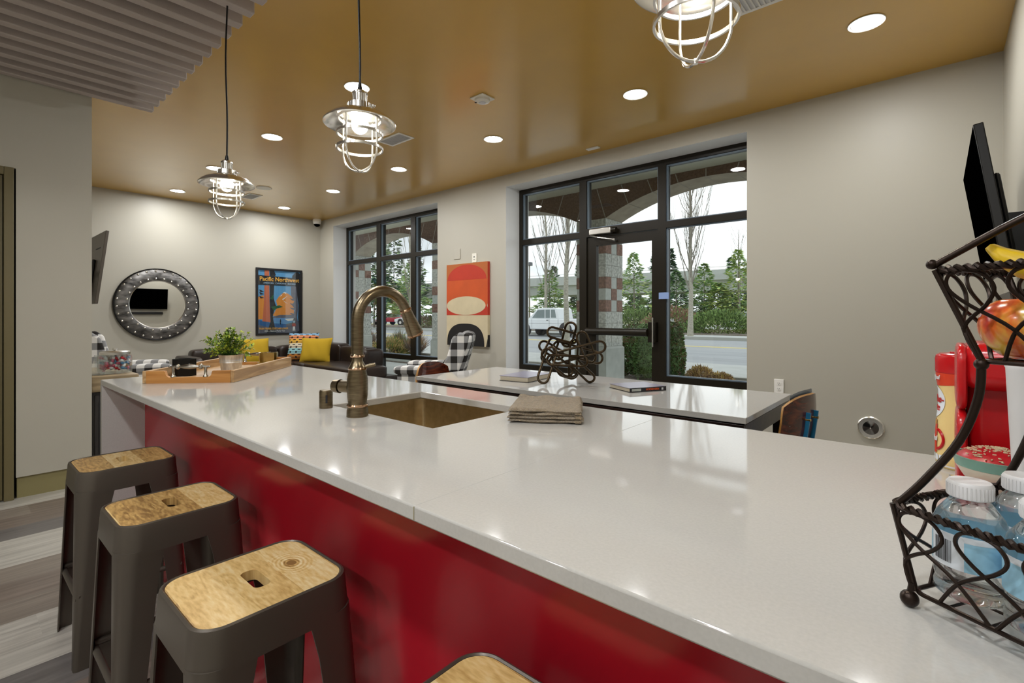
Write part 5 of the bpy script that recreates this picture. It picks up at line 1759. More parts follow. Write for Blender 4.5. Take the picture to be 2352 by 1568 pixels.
# plain little standing figure in a red shirt
shape([(.805, .10), (.885, .10), (.895, .13), (.87, .155), (.82, .155), (.79, .13)], 'p_red')
shape([(.82, .10), (.87, .10), (.878, .03), (.852, .03), (.845, .07), (.838, .03), (.812, .03)], 'p_white')
shape([(.83, .158), (.86, .158), (.862, .178), (.828, .178)], 'p_pale')
shape([(.81, .178), (.88, .178), (.862, .195), (.828, .195)], 'p_pale')
pr.build('print', pm, po, smooth=0)
def ptext(s, size, x, y, name, m, width, bold):
    q = P([(x, y)])[0]
    lettering(s, size, (0.0155, q[0], q[1]), (0, 1, 0), (0, 0, 1), po, name, m, width=width * (PW - 0.07), bold=bold)
ptext('Pacific Northwest', 0.105, .5, .858, 'title_lettering', 'p_text', .93, 0.0018)
ptext('AMERICAN   CANADIAN   ROCKIES', 0.042, .5, .795, 'subtitle_lettering', 'p_pale', .76, 0.0006)
ptext('TRAIN TRAVEL COSTS ARE LOWER', 0.045, .36, .070, 'slogan_lettering', 'p_text', .68, 0.0008)
ptext('1934 ... National Parks Year', 0.036, .38, .032, 'caption_lettering', 'p_white', .48, 0.0006)
MB().box(0.0175, 0.0190, -PW / 2 + fw, PW / 2 - fw, -PH / 2 + fw, PH / 2 - fw).build('picture_glass', 'artglass', po, smooth=0)

# abstract canvas on the window wall
cv = thing('abstract_canvas', 'unframed abstract canvas of orange, cream and black curved shapes', 'painting', (-4.985, YW, 1.375))
CW, CH = 0.82, 1.15
MB().box(-CW / 2, CW / 2, -0.042, -0.001, -CH / 2, CH / 2).build('canvas', 'creampaint', cv, smooth=0)
ca = MB(); cmats = ['orangepaint', 'redpaint', 'ochrepaint', 'creampaint', 'blackpaint']
Tc = Matrix.Rotation(R(90), 4, 'X')           # local xy -> x, z facing -y
def cshape(pts, m, lvl):
    q = [((x - 0.5) * CW, (y - 0.5) * CH) for x, y in pts]
    ca.add([(x, y, 0.042 + 0.0004 * lvl) for x, y in q], [tuple(range(len(q)))], cmats.index(m), Tc)
def ell(cx, cy, rx, ry, a0=0, a1=360, n=40, pw=1.0):
    o = []
    for k in range(n + (0 if a1 - a0 == 360 else 1)):
        a = R(a0 + (a1 - a0) * k / n)
        c_, s_ = math.cos(a), math.sin(a)
        o.append((cx + rx * math.copysign(abs(c_) ** pw, c_), cy + ry * math.copysign(abs(s_) ** pw, s_)))
    return o
cshape([(0, .372), (1, .372), (1, 1), (0, 1)], 'orangepaint', 1)
cshape([(0, .80), (1, .80), (1, 1), (0, 1)], 'ochrepaint', 2)
cshape(ell(.5, .80, .475, .185, 0, 180), 'redpaint', 3)
cshape([(0, .372), (1, .372), (1, .49), (0, .49)], 'redpaint', 2)
cshape([(0, .49), (.0, .60), (1, .60), (1, .49), (.96, .52), (.75, .60), (.25, .60), (.04, .52)], 'orangepaint', 3)
cshape(ell(.48, .487, .475, .113), 'creampaint', 4)
cshape(ell(.47, .0, .455, .27, 0, 180, pw=0.75), 'blackpaint', 2)
cshape([(.985, .487), (1, .51), (1, .46)], 'creampaint', 5)
cshape([(.965, 0), (1, .1), (1, 0)], 'blackpaint', 3)
# the picture wraps round the right edge
q = 0.0003
for z0, z1, m in ((0, .14, 'blackpaint'), (.14, .372, 'creampaint'), (.372, .80, 'redpaint'), (.80, 1, 'redpaint')):
    ca.add([(CW / 2 + q, -0.042, (z0 - .5) * CH), (CW / 2 + q, -0.001, (z0 - .5) * CH), (CW / 2 + q, -0.001, (z1 - .5) * CH), (CW / 2 + q, -0.042, (z1 - .5) * CH)], [(0, 1, 2, 3)], cmats.index(m))
ca.build('painted_shapes', cmats, cv, smooth=0)

# television on a swing arm at the left, seen from behind
tv2 = thing('television', 'dark television on a wall arm at the left, seen edge-on behind the partition', 'television', (-7.75, 1.165, 1.76))
an = -math.atan2(0.098, 0.81)
MB().box(-0.75, 0.75, -0.018, 0.012, -0.41, 0.41).build('housing', 'gunmetal', tv2, rot=(an, 0, 0), bevel=0.004)
MB().box(-0.735, 0.735, 0.0125, 0.0135, -0.395, 0.398).build('screen', 'screen', tv2, rot=(an, 0, 0), smooth=0)
MB().box(-0.45, 0.45, -0.05, -0.018, -0.32, 0.10).build('back_bulge', 'black', tv2, rot=(an, 0, 0), bevel=0.01)
MB().box(0.35, 0.60, -0.0205, -0.018, 0.22, 0.232).build('vent_slot', 'ink', tv2, rot=(an, 0, 0), smooth=0)
MB().box(-0.15, 0.15, -0.449, -0.425, -0.15, 0.15).tube([(0, -0.43, 0), (0, -0.05, 0)], 0.03, 8).build('wall_arm', 'black', tv2)

# L-shaped leather sofa: one run along the far wall, one under the window
so = thing('leather_sofa', 'dark brown leather corner sofa below the poster and window', 'sofa', (XF, YW, 0))
def rb(x0, x1, y0, y1, z0, z1, sq=0.35):
    return MB().ball(((x0 + x1) / 2, (y0 + y1) / 2, (z0 + z1) / 2), ((x1 - x0) / 2, (y1 - y0) / 2, (z1 - z0) / 2), 40, 20, sq=sq)
MB().box(0.06, 0.90, -2.28, -0.06, 0.06, 0.28).box(0.90, 2.62, -0.90, -0.06, 0.06, 0.28).build('base', 'leather', so, bevel=0.03, seg=3)
for y0, y1 in ((-2.28, -1.60), (-1.60, -0.92)):
    rb(0.28, 0.95, y0, y1, 0.26, 0.44, 0.25).build('seat_cushion', 'leather', so)
    rb(0.05, 0.30, y0 + 0.01, y1 - 0.01, 0.30, 0.685, 0.3).build('back_cushion', 'leather', so)
rb(0.28, 1.15, -0.95, -0.28, 0.26, 0.44, 0.25).build('seat_cushion', 'leather', so)
rb(1.15, 2.66, -0.95, -0.26, 0.26, 0.445, 0.22).build('seat_cushion', 'leather', so)
rb(0.05, 0.30, -0.92, -0.06, 0.30, 0.69, 0.3).build('back_cushion', 'leather', so)
rb(0.30, 1.20, -0.30, -0.05, 0.32, 0.73, 0.25).build('back_cushion', 'leather', so)
rb(1.20, 2.05, -0.30, -0.05, 0.32, 0.70, 0.25).build('back_cushion', 'leather', so)
rb(2.02, 2.20, -0.42, -0.04, 0.36, 0.68, 0.4).build('bolster', 'leather', so)
rb(0.04, 0.90, -2.45, -2.28, 0.06, 0.60, 0.25).build('arm', 'leather', so)
for x, y in ((0.12, -2.2), (0.82, -2.2), (0.12, -0.14), (2.5, -0.14), (2.5, -0.82)):
    MB().cyl((x, y, 0.0), (x, y, 0.07), 0.022, n=12).build('foot', 'black', so)

def cushion(label, loc, rotz, tilt, w, h, tk, m, group=None):
    t = thing('cushion', label, 'cushion', loc, rotz, group)
    MB().pillow(w, h, tk).build('cover', m, t, rot=(tilt, 0, 0), weld=True, smooth=70)
cushion('plain mustard yellow cushion leaning in front of the patterned one on the sofa', (-8.08, 4.20, 0.63), R(38), R(-16), 0.54, 0.44, 0.16, 'yellow')
cushion('banded multicolour woven cushion behind the front yellow one on the sofa', (-8.40, 4.13, 0.68), R(40), R(-14), 0.54, 0.50, 0.15, 'ikat')
cushion('plain yellow cushion on the sofa, seen right behind the potted plant', (-8.64, 3.42, 0.62), R(84), R(-17), 0.48, 0.46, 0.16, 'yellow')

# plaid wingback armchairs
def wingback(label, loc, rotz):
    """faces local -y"""
    t = thing('wingback_armchair', label, 'armchair', loc, rotz, group='plaid wingback armchairs')
    T = Matrix.Translation((0, 0.34, 0.40)) @ Matrix.Rotation(R(-17), 4, 'X')
    MB().add([], []).ball((0, 0, 0.30), (0.30, 0.085, 0.36), 32, 20, T=T, sq=0.45).build('backrest', 'plaid', t)
    MB().ball((0, 0.02, 0.42), (0.30, 0.34, 0.085), 32, 14, sq=0.4).build('seat_cushion', 'plaid', t)
    MB().box(-0.30, 0.30, -0.30, 0.36, 0.20, 0.37).build('seat_base', 'plaid', t, bevel=0.02)
    for s in (-1, 1):
        poly = [(0.40, 0.42), (0.14, 0.46), (0.20, 0.62), (0.30, 0.74), (0.36, 0.97), (0.44, 1.03), (0.56, 1.01), (0.53, 0.85), (0.44, 0.58)]
        Tw = Matrix.Translation((s * 0.335, 0, 0)) @ Matrix.Rotation(R(90), 4, 'Z') @ Matrix.Rotation(R(90), 4, 'X')
        MB().prism([(a, z) for a, z in poly], -0.035, 0.035, T=Tw).build('wing', 'plaid', t, bevel=0.025, seg=3)
        MB().ball((s * 0.345, 0.0, 0.59), (0.06, 0.32, 0.055), 24, 14, sq=0.5).box(s * 0.345 - 0.045, s * 0.345 + 0.045, -0.27, 0.36, 0.22, 0.59).build('arm', 'plaid', t, bevel=0.02)
        for y in (-0.27, 0.32):
            MB().tube([(s * 0.29, y, 0.21), (s * 0.31, y * 1.08, 0.0)], [0.022, 0.014], 10).build('leg', 'darkwood', t)
    return t
wingback('black and white plaid wingback armchair at the left edge behind the candy jar', (-7.55, 1.62, 0), R(168))
wingback('black and white plaid wingback armchair by the orange canvas, seen in profile', (-4.76, 3.90, 0), R(-50))

# cabinet with a candy jar and leaflet stand
cb = thing('side_cabinet', 'dark panelled wood cabinet with a thick lighter top, behind the bar end', 'cabinet', (-5.20, 0.885, 0))
MB().box(-0.42, 0.42, -0.155, 0.138, 0.645, 0.765).build('top', 'cabtop', cb, bevel=0.012, seg=3)
MB().box(-0.38, 0.38, -0.14, 0.125, 0.0, 0.645).build('body', 'cabdark', cb, smooth=0)
for y0, y1 in ((-0.13, -0.010), (-0.004, 0.118)):
    dd = MB().box(0.38, 0.392, y0, y1, 0.05, 0.62).build('door', 'cabdark', cb, bevel=0.004)
    MB().box(0.392, 0.397, y0 + 0.025, y1 - 0.025, 0.10, 0.57).build('door_panel', 'cabdark', dd, bevel=0.003)
cj = thing('candy_jar', 'lidded glass jar full of wrapped candy at the bar end', 'candy jar', (-4.965, 0.905, 0.765))
MB().lathe([(0.0, 0.004), (0.098, 0.0), (0.108, 0.008), (0.110, 0.02), (0.110, 0.135), (0.100, 0.146), (0.094, 0.150), (0.091, 0.146), (0.105, 0.13), (0.105, 0.014), (0.0, 0.010)], 48).build('jar', 'candyglass', cj, smooth=60)
ld = MB().lathe([(0.0, 0.176), (0.090, 0.174), (0.098, 0.168), (0.098, 0.148), (0.0, 0.148)], 48).build('lid', 'steel', cj)
MB().lathe([(0.0, 0.200), (0.016, 0.198), (0.017, 0.186), (0.008, 0.176)], 24).build('lid_knob', 'steel', ld)
r5 = random.Random(9)
for layer in range(6):
    for k in range(13):
        if layer < 1:
            continue
        a = 2 * PI * (k + r5.uniform(-.3, .3)) / 13
        rr = 0.084 if k % 4 else 0.05
        m = r5.choice(('candy_pink', 'candy_white', 'candy_red', 'candy_blue', 'candy_white', 'candy_amber'))
        o = MB().ball((0, 0, 0), (0.017, 0.012, 0.011), 10, 7).lathe([(0.002, 0.014), (0.009, 0.026)], 8, T=Matrix.Rotation(R(90), 4, 'Y'), caps=False).build('wrapped_candy', m, None, loc=(-4.965 + rr * math.cos(a), 0.905 + rr * math.sin(a), 0.765 + 0.024 + layer * 0.0195), rot=(r5.uniform(0, 3), r5.uniform(0, 3), r5.uniform(0, 3)))
        tag(o, 'small wrapped candy inside the lidded glass jar', 'candy', 'wrapped candies in the jar')
le = thing('leaflet_stand', 'clear acrylic leaflet stand leaning by the candy jar', 'leaflet stand', (-4.86, 0.775, 0.765), R(50))
MB().add([(-0.05, 0, 0), (0.05, 0, 0), (0.05, 0.055, 0.15), (-0.05, 0.055, 0.15), (-0.05, 0.003, 0), (0.05, 0.003, 0), (0.05, 0.058, 0.15), (-0.05, 0.058, 0.15)], [(0, 1, 2, 3), (7, 6, 5, 4), (0, 4, 5, 1), (1, 5, 6, 2), (2, 6, 7, 3), (3, 7, 4, 0)]).box(-0.05, 0.05, 0.0, 0.07, 0.0, 0.003).build('sheet', 'acrylic', le, smooth=0)

# ---------------------------------------------------------------- outdoors
structure(MB().box(-24, 8, YO, 7.9, -0.25, -0.02).build('walkway', 'sidewalk', smooth=0))
structure(MB().box(-26, 10, 7.9, 9.75, -0.25, 0.0).build('planting_bed', 'mulch', smooth=0))
structure(MB().box(-26, 10, 9.75, 9.9, -0.25, 0.06).build('bed_curb', 'curb', smooth=0))
structure(MB().box(-26, -4.9, 8.02, 8.2, -0.2, 0.16).build('low_concrete_wall', 'concrete', smooth=0))
structure(MB().box(-90, 60, 9.9, 25.5, -0.3, -0.02).build('road', 'asphalt', smooth=0))
structure(MB().box(-90, 60, 10.2, 13.0, -0.02, -0.015).build('near_pavement', 'sidewalk', smooth=0))
ln = MB().box(-90, 60, 19.75, 19.87, -0.02, -0.014).box(-90, 60, 20.0, 20.12, -0.02, -0.014)
structure(ln.build('lane_line', 'lane', smooth=0))
structure(MB().box(-90, 60, 25.5, 25.7, -0.3, 0.13).build('far_curb', 'curb', smooth=0))
structure(MB().box(-90, 60, 25.7, 28.2, -0.3, 0.125).build('far_sidewalk', 'sidewalk', smooth=0))
structure(MB().box(-260, 200, 28.2, 220, -0.3, 0.11).build('far_ground', 'grass', smooth=0))
structure(MB().box(-70, 30, 28.3, 34.5, 0.11, 0.16).build('far_bed', 'mulch', smooth=0))
structure(MB().box(-90, 40, 40, 58, 0.11, 0.14).build('car_park', 'sidewalk', smooth=0))

# covered walkway: plaster ceiling, arched block wall and columns
structure(MB().box(-20, 6, YO, 8.0, 3.38, 3.6).build('walkway_ceiling', 'soffit', smooth=0))
structure(MB().box(-20, 6, YO, YO + 0.02, WTOP + 0.2, 3.38).build('outer_wall_band', 'soffit', smooth=0))
AY0, AY1 = 7.30, 7.87
CXS = [3.275, -0.625, -4.525, -8.425, -12.325, -16.225]
SPR, APX = 2.86, 3.255
aw = MB()
for i in range(len(CXS) - 1):
    xr = CXS[i] - 0.285; xl = CXS[i + 1] + 0.285
    n = 24
    arc = []
    half = (xr - xl) / 2; rise = APX - SPR
    rad = (half * half + rise * rise) / (2 * rise)
    for k in range(n + 1):
        x = xl + (xr - xl) * k / n
        z = APX - rad + math.sqrt(rad * rad - (x - (xl + xr) / 2) ** 2)
        arc.append((x, z))
    for k in range(n):
        (xa, za), (xb, zb) = arc[k], arc[k + 1]
        aw.add([(xa, AY0, za), (xb, AY0, zb), (xb, AY0, 3.38), (xa, AY0, 3.38)], [(0, 1, 2, 3)], 0)
        aw.add([(xa, AY1, za), (xb, AY1, zb), (xb, AY1, 3.38), (xa, AY1, 3.38)], [(3, 2, 1, 0)], 0)
        aw.add([(xa, AY0, za), (xb, AY0, zb), (xb, AY1, zb), (xa, AY1, za)], [(3, 2, 1, 0)], 1)
    # joints of the arch blocks: shallow ribs on the face and the soffit
    for k in range(0, n + 1, 3):
        xa, za = arc[k]
        dx = (xa - (xl + xr) / 2) * 0.10
        aw.add([(xa - 0.008, AY0 - 0.002, za), (xa + 0.008, AY0 - 0.002, za), (xa + dx + 0.008, AY0 - 0.002, 3.37), (xa + dx - 0.008, AY0 - 0.002, 3.37)], [(0, 1, 2, 3)], 2)
        aw.add([(xa - 0.008, AY0, za - 0.002), (xa + 0.008, AY0, za - 0.002), (xa + 0.008, AY1, za - 0.002), (xa - 0.008, AY1, za - 0.002)], [(0, 1, 2, 3)], 2)
for x in CXS:
    aw.box(x - 0.285, x + 0.285, AY0, AY1, SPR, 3.38, 0)
structure(aw.build('arched_wall', ['archred', 'archstone', 'mortar'], smooth=0))

def column():
    t = thing('block_column', '', 'column')
    MB().box(-0.315, 0.315, -0.315, 0.315, -0.02, 0.66).add([(-0.315, -0.315, 0.66), (0.315, -0.315, 0.66), (0.315, 0.315, 0.66), (-0.315, 0.315, 0.66), (-0.285, -0.285, 0.70), (0.285, -0.285, 0.70), (0.285, 0.285, 0.70), (-0.285, 0.285, 0.70)], [(0, 1, 5, 4), (1, 2, 6, 5), (2, 3, 7, 6), (3, 0, 4, 7), (4, 5, 6, 7)]).build('plinth', 'concrete', t, smooth=0)
    rows = ['g', 'g', 'g', 'a', 'b', 'a', 'g', 'g', 'a', 'b', 'g']
    b = MB(); z = 0.70; h = (SPR - 0.70) / len(rows); j = 0.006
    for row in rows:
        for i in range(3):
            for k in range(3):
                if i == 1 and k == 1:
                    continue
                x0 = -0.285 + i * 0.19; y0 = -0.285 + k * 0.19
                if row == 'g':
                    m = 0
                else:
                    m = 2 if ((i + k) % 2 == 0) == (row == 'a') else 1
                pr_ = 0.012 if m != 1 else 0.0
                b.box(x0 + (j if i else -pr_) * 0.5, x0 + 0.19 - (j * 0.5 if i < 2 else -pr_ * 0.5), y0 + (j if k else -pr_) * 0.5, y0 + 0.19 - (j * 0.5 if k < 2 else -pr_ * 0.5), z + j / 2, z + h - j / 2, m)
        z += h
    b.build('blocks', ['splitgrey', 'smoothgrey', 'splitred'], t, smooth=0)
    MB().box(-0.281, 0.281, -0.281, 0.281, 0.70, SPR).build('mortar_core', 'mortar', t, smooth=0)
    return t
c0 = column()
for i, (x, l) in enumerate([(-4.525, 'block column with red and grey chequer bands, seen through the glass door'),
                            (-8.425, 'block column with red and grey bands at the right edge of the far window'),
                            (-12.325, 'block column with red and grey bands seen in the left pane of the far window'),
                            (-0.625, 'block column hidden outside behind the plain wall, right of the door'),
                            (-16.225, 'block column at the far left end of the walkway')]):
    o = c0 if i == 0 else dup(c0, (0, 0, 0))
    o.location = (x, (AY0 + AY1) / 2, 0)
    o['label'] = l; o['group'] = 'block columns of the walkway'

# plants in the bed
def shrub(name, label, x, y, rx, ry, h, n, mats, leafL, leafW, seed, group, style='ball', z0=0.0):
    t = thing(name, label, 'shrub', (x, y, z0), 0.0, group)
    r = random.Random(seed)
    b = MB()
    for k in range(n):
        if style == 'column':
            a = r.uniform(0, 2 * PI); q = r.uniform(0, 1)
            pr = (0.75 + 0.25 * math.sin(PI * min(1, q * 1.15 + 0.1))) * (1 if q < 0.86 else math.sqrt(max(0.05, 1 - ((q - 0.86) / 0.15) ** 2)))
            k_ = pr * (1 + 0.10 * noise.noise(Vector((a * 2, q * 6, seed)))) * r.uniform(0.8, 1.04)
            p = Vector((rx * k_ * math.cos(a), ry * k_ * math.sin(a), h * q + 0.02))
            d = Vector((math.cos(a), math.sin(a), r.uniform(-0.2, 1.0)))
            nrm = Vector((r.uniform(-1, 1), r.uniform(-1, 1), r.uniform(-1, 1)))
        elif style == 'dome':
            a = r.uniform(0, 2 * PI); e = math.asin(r.uniform(0.0, 1))
            k_ = r.uniform(0.72, 1.05) * (1 + 0.16 * noise.noise(Vector((math.cos(a) * 2 + seed, math.sin(a) * 2, e * 2))))
            p = Vector((rx * k_ * math.cos(a) * math.cos(e), ry * k_ * math.sin(a) * math.cos(e), h * k_ * math.sin(e) + 0.01))
            d = Vector((math.cos(a) * math.cos(e), math.sin(a) * math.cos(e), math.sin(e) + 0.3)) + Vector((r.uniform(-.5, .5), r.uniform(-.5, .5), r.uniform(-.3, .5)))
            nrm = Vector((r.uniform(-1, 1), r.uniform(-1, 1), r.uniform(-1, 1)))
        else:   # bare twiggy fan
            a = r.uniform(0, 2 * PI); e = r.uniform(R(25), R(88))
            L = h * r.uniform(0.6, 1.0)
            p = Vector((0.12 * rx * math.cos(a), 0.12 * ry * math.sin(a), 0.0))
            tip = Vector((rx * math.cos(a) * math.cos(e) * r.uniform(.7, 1.1), ry * math.sin(a) * math.cos(e) * r.uniform(.7, 1.1), L * math.sin(e)))
            d = tip - p
            b.leaf(p, d, Vector((math.sin(a), math.cos(a), 0.2)), d.length, leafW, m=r.randrange(len(mats)))
            q = p + d * r.uniform(0.4, 0.9)
            b.leaf(q, d + Vector((r.uniform(-.4, .4), r.uniform(-.4, .4), r.uniform(-.1, .3))) * d.length, Vector((1, 0.3, 0)), leafL, leafW, m=r.randrange(len(mats)))
            continue
        b.leaf(p, d, nrm, leafL * r.uniform(.7, 1.3), leafW * r.uniform(.7, 1.3), m=r.randrange(len(mats)))
    b.build('foliage', mats, t, smooth=0)
    if style == 'column':
        MB().ball((0, 0, h * 0.47), (rx * 0.66, ry * 0.66, h * 0.46), 16, 12, sq=0.75).build('inner_growth', 'boxwood', t)
    MB().cyl((0, 0, -0.02), (0, 0, h * 0.5), 0.03, 0.015, n=8).build('trunk', 'twig', t)
    return t
G = 'shrubs in the planting bed'
shrub('clipped_shrub', 'clipped upright evergreen shrub, left of the pair seen through the door glass', -4.62, 9.16, 0.28, 0.28, 1.02, 5000, ['boxwood', 'leaf_c', 'hedge', 'hedgered'], 0.055, 0.032, 1, G, 'column')
shrub('clipped_shrub', 'clipped upright evergreen shrub, right of the pair beside the door stile', -4.26, 8.93, 0.24, 0.24, 1.03, 4500, ['boxwood', 'leaf_c', 'boxwood', 'hedge'], 0.055, 0.032, 2, G, 'column')
shrub('clipped_shrub', 'clipped upright evergreen shrub standing alone just right of the door mullion', -3.965, 9.48, 0.18, 0.18, 1.06, 4200, ['boxwood', 'hedge', 'leaf_c', 'hedgered'], 0.055, 0.032, 3, G, 'column')
shrub('dry_shrub', 'rounded tan dry shrub, larger of the two under the right window pane', -3.42, 9.42, 0.24, 0.22, 0.21, 1800, ['drygrass', 'hedgered', 'drygrass'], 0.07, 0.018, 4, G, 'dome')
shrub('dry_shrub', 'small tan dry shrub low at the right under the window pane', -3.0, 9.32, 0.17, 0.15, 0.13, 1000, ['drygrass', 'drygrass', 'hedgered'], 0.07, 0.018, 5, G, 'dome')
shrub('twiggy_shrub', 'bare reddish twiggy shrub behind the middle pane of the far window', -14.55, 10.55 - 1.2, 0.62, 0.55, 0.82, 900, ['hedgered', 'twig', 'twig'], 0.25, 0.016, 6, G, 'twig')
shrub('dry_shrub', 'low rounded tan shrub in front of the twiggy one in the far window', -12.75, 9.0, 0.58, 0.50, 0.50, 2400, ['drygrass', 'hedge', 'drygrass'], 0.10, 0.022, 7, G, 'dome')
shrub('twiggy_shrub', 'bare green-tinged twiggy shrub behind the faucet spray head', -12.9, 9.45, 0.55, 0.5, 0.75, 900, ['twig', 'hedge', 'twig'], 0.25, 0.014, 8, G, 'twig')
shrub('twiggy_shrub', 'bare reddish shrub in the right pane of the far window', -12.1, 9.5, 0.45, 0.45, 0.80, 800, ['hedgered', 'twig'], 0.25, 0.014, 9, G, 'twig')

# street trees without leaves
def bare_tree(label, x, y, h, rt_, seed, spread, nb, first, z0=0.0, m='bark', spur=14):
    t = thing('bare_tree', label, 'tree', (x, y, z0), 0.0, 'leafless street trees')
    r = random.Random(seed)
    tk = MB(); br = MB()
    pts = [Vector((0.02 * h * noise.noise(Vector((k * 0.3, seed, 0))) * (k > 0), 0.02 * h * noise.noise(Vector((0, k * 0.3, seed))) * (k > 0), h * k / 10)) for k in range(11)]
    tk.tube(pts, [rt_ * (1.25 if k == 0 else 1 - 0.085 * k) for k in range(11)], 10)
    tk.build('trunk', m, t)
    def at(q):
        i = min(9, int(q * 10)); f = q * 10 - i
        return pts[i] + (pts[i + 1] - pts[i]) * f
    for k in range(nb):
        q = first + (0.95 - first) * (k + r.random()) / nb
        a = r.uniform(0, 2 * PI)
        L = h * r.uniform(0.22, 0.48) * (1.05 - 0.55 * q)
        out = spread * r.uniform(0.6, 1.2)
        p = at(q); cur = [p]
        for s in range(1, 6):
            u = s / 5
            cur.append(p + Vector((math.cos(a) * out * L * u ** 0.75, math.sin(a) * out * L * u ** 0.75, L * u)) + Vector((r.uniform(-1, 1), r.uniform(-1, 1), 0)) * 0.015 * L)
        r0 = rt_ * 0.20 * (1 - 0.6 * q)
        br.tube(cur, [r0 * (1 - 0.17 * s) for s in range(6)], 5)
        for w in range(spur):
            u = r.uniform(0.15, 1.0); i = min(4, int(u * 5)); f = u * 5 - i
            b0 = cur[i] + (cur[i + 1] - cur[i]) * f
            a2 = a + r.uniform(-1.6, 1.6); l2 = L * r.uniform(0.12, 0.34)
            b1 = b0 + Vector((math.cos(a2) * out * l2 * 0.9, math.sin(a2) * out * l2 * 0.9, l2 * r.uniform(0.6, 1.0)))
            br.tube([b0, (b0 + b1) / 2 + Vector((0, 0, -0.03 * l2)), b1], [r0 * 0.34, r0 * 0.26, r0 * 0.14], 3)
    br.build('branches', 'twig', t, smooth=0)
bare_tree('leafless pale-trunked street tree across the road in the right window pane', -10.15, 26.4, 11.0, 0.14, 21, 0.36, 62, 0.20, z0=0.12)
bare_tree('leafless pale-trunked street tree standing before the white pickup truck', -9.05, 13.15, 9.0, 0.095, 22, 0.30, 52, 0.26)
bare_tree('leafless tree behind the pickup truck at the left edge of the near window', -22.6, 30.0, 12.5, 0.14, 23, 0.34, 52, 0.18, z0=0.1)
bare_tree('small leafless tree at the right end of the viaduct', -13.5, 46.5, 8.8, 0.12, 24, 0.45, 26, 0.25, z0=0.1, m='twig')
bare_tree('leafless tree beside the block column in the left pane of the far window', -19.2, 14.8, 9.5, 0.10, 25, 0.26, 30, 0.12, m='bark')
bare_tree('leafless tree in the right pane of the far window', -26.5, 26.4, 11.5, 0.13, 26, 0.30, 30, 0.15, z0=0.12)

# conifers and soft young firs
def fir(name, label, x, y, h, w, n, mats, seed, group, bare=0.12, droop=0.15, leafL=0.55, leafW=0.16, z0=0.1):
    t = thing(name, label, 'tree', (x, y, z0), 0.0, group)
    r = random.Random(seed)
    b = MB()
    for k in range(n):
        q = 1 - (1 - r.random()) ** 0.62
        q = r.random() ** 1.35
        z = h * (bare + (1 - bare) * q)
        a = r.uniform(0, 2 * PI)
        env = w * (1 - q) ** 0.85 * (0.72 + 0.28 * math.sin(q * 26 + a * 1.0)) * (1 + 0.25 * noise.noise(Vector((a, q * 4, seed))))
        rr = env * math.sqrt(r.uniform(0.25, 1.0))
        p = Vector((rr * math.cos(a), rr * math.sin(a), z))
        d = Vector((math.cos(a), math.sin(a), -droop + r.uniform(-.2, .45)))
        b.leaf(p, d, Vector((r.uniform(-.6, .6), r.uniform(-.6, .6), 1)), leafL * r.uniform(.6, 1.2) * (1 - 0.45 * q), leafW * r.uniform(.7, 1.3), m=r.randrange(len(mats)))
    b.build('foliage', mats, t, smooth=0)
    MB().tube([(0, 0, -0.1), (0, 0, h * 0.96)], [0.03 * w + 0.04, 0.01], 8).build('trunk', 'twig', t)
FG = 'young firs across the road'
for i, (x, y, h, w, ms, l) in enumerate([
        (-18.6, 36.5, 6.2, 2.3, ['fir', 'fir', 'firlight'], 'young green fir just right of the block column in the door glass'),
        (-17.2, 38.5, 4.4, 2.0, ['fir', 'fir', 'firdark'], 'young green fir in the middle of the door glass, below the viaduct'),
        (-15.3, 37.0, 4.6, 1.9, ['fir', 'firdark', 'fir'], 'young dark green fir just right of the door mullion'),
        (-13.9, 39.0, 5.2, 2.1, ['fir', 'firlight', 'fir'], 'young green fir behind the bare street tree in the right pane'),
        (-12.6, 38.2, 3.6, 1.8, ['fir', 'firlight'], 'short young fir between the bare tree and the yellow-green fir'),
        (-11.25, 38.6, 6.0, 2.2, ['firlight', 'firlight', 'fir'], 'yellow-green young fir at the right edge of the right pane'),
        (-25.2, 34.0, 5.0, 2.2, ['fir', 'fir', 'firlight'], 'young fir at the left edge of the near window behind the truck'),
        (-22.4, 36.2, 4.6, 2.0, ['fir', 'firdark', 'fir'], 'young fir right behind the truck bed'),
        (-36.0, 27.5, 5.8, 2.6, ['fir', 'firlight', 'fir'], 'large soft green fir in the middle pane of the far window'),
        (-33.2, 29.5, 4.6, 2.0, ['fir', 'fir'], 'soft green fir in the right pane of the far window'),
        (-40.0, 26.5, 4.6, 2.0, ['fir', 'firdark'], 'green fir behind the leafless tree in the left far pane')]):
    fir('fir_tree', l, x, y, h, w, 1700, ms, 40 + i, FG, bare=0.22)
CG = 'tall dark conifers beyond the viaduct'
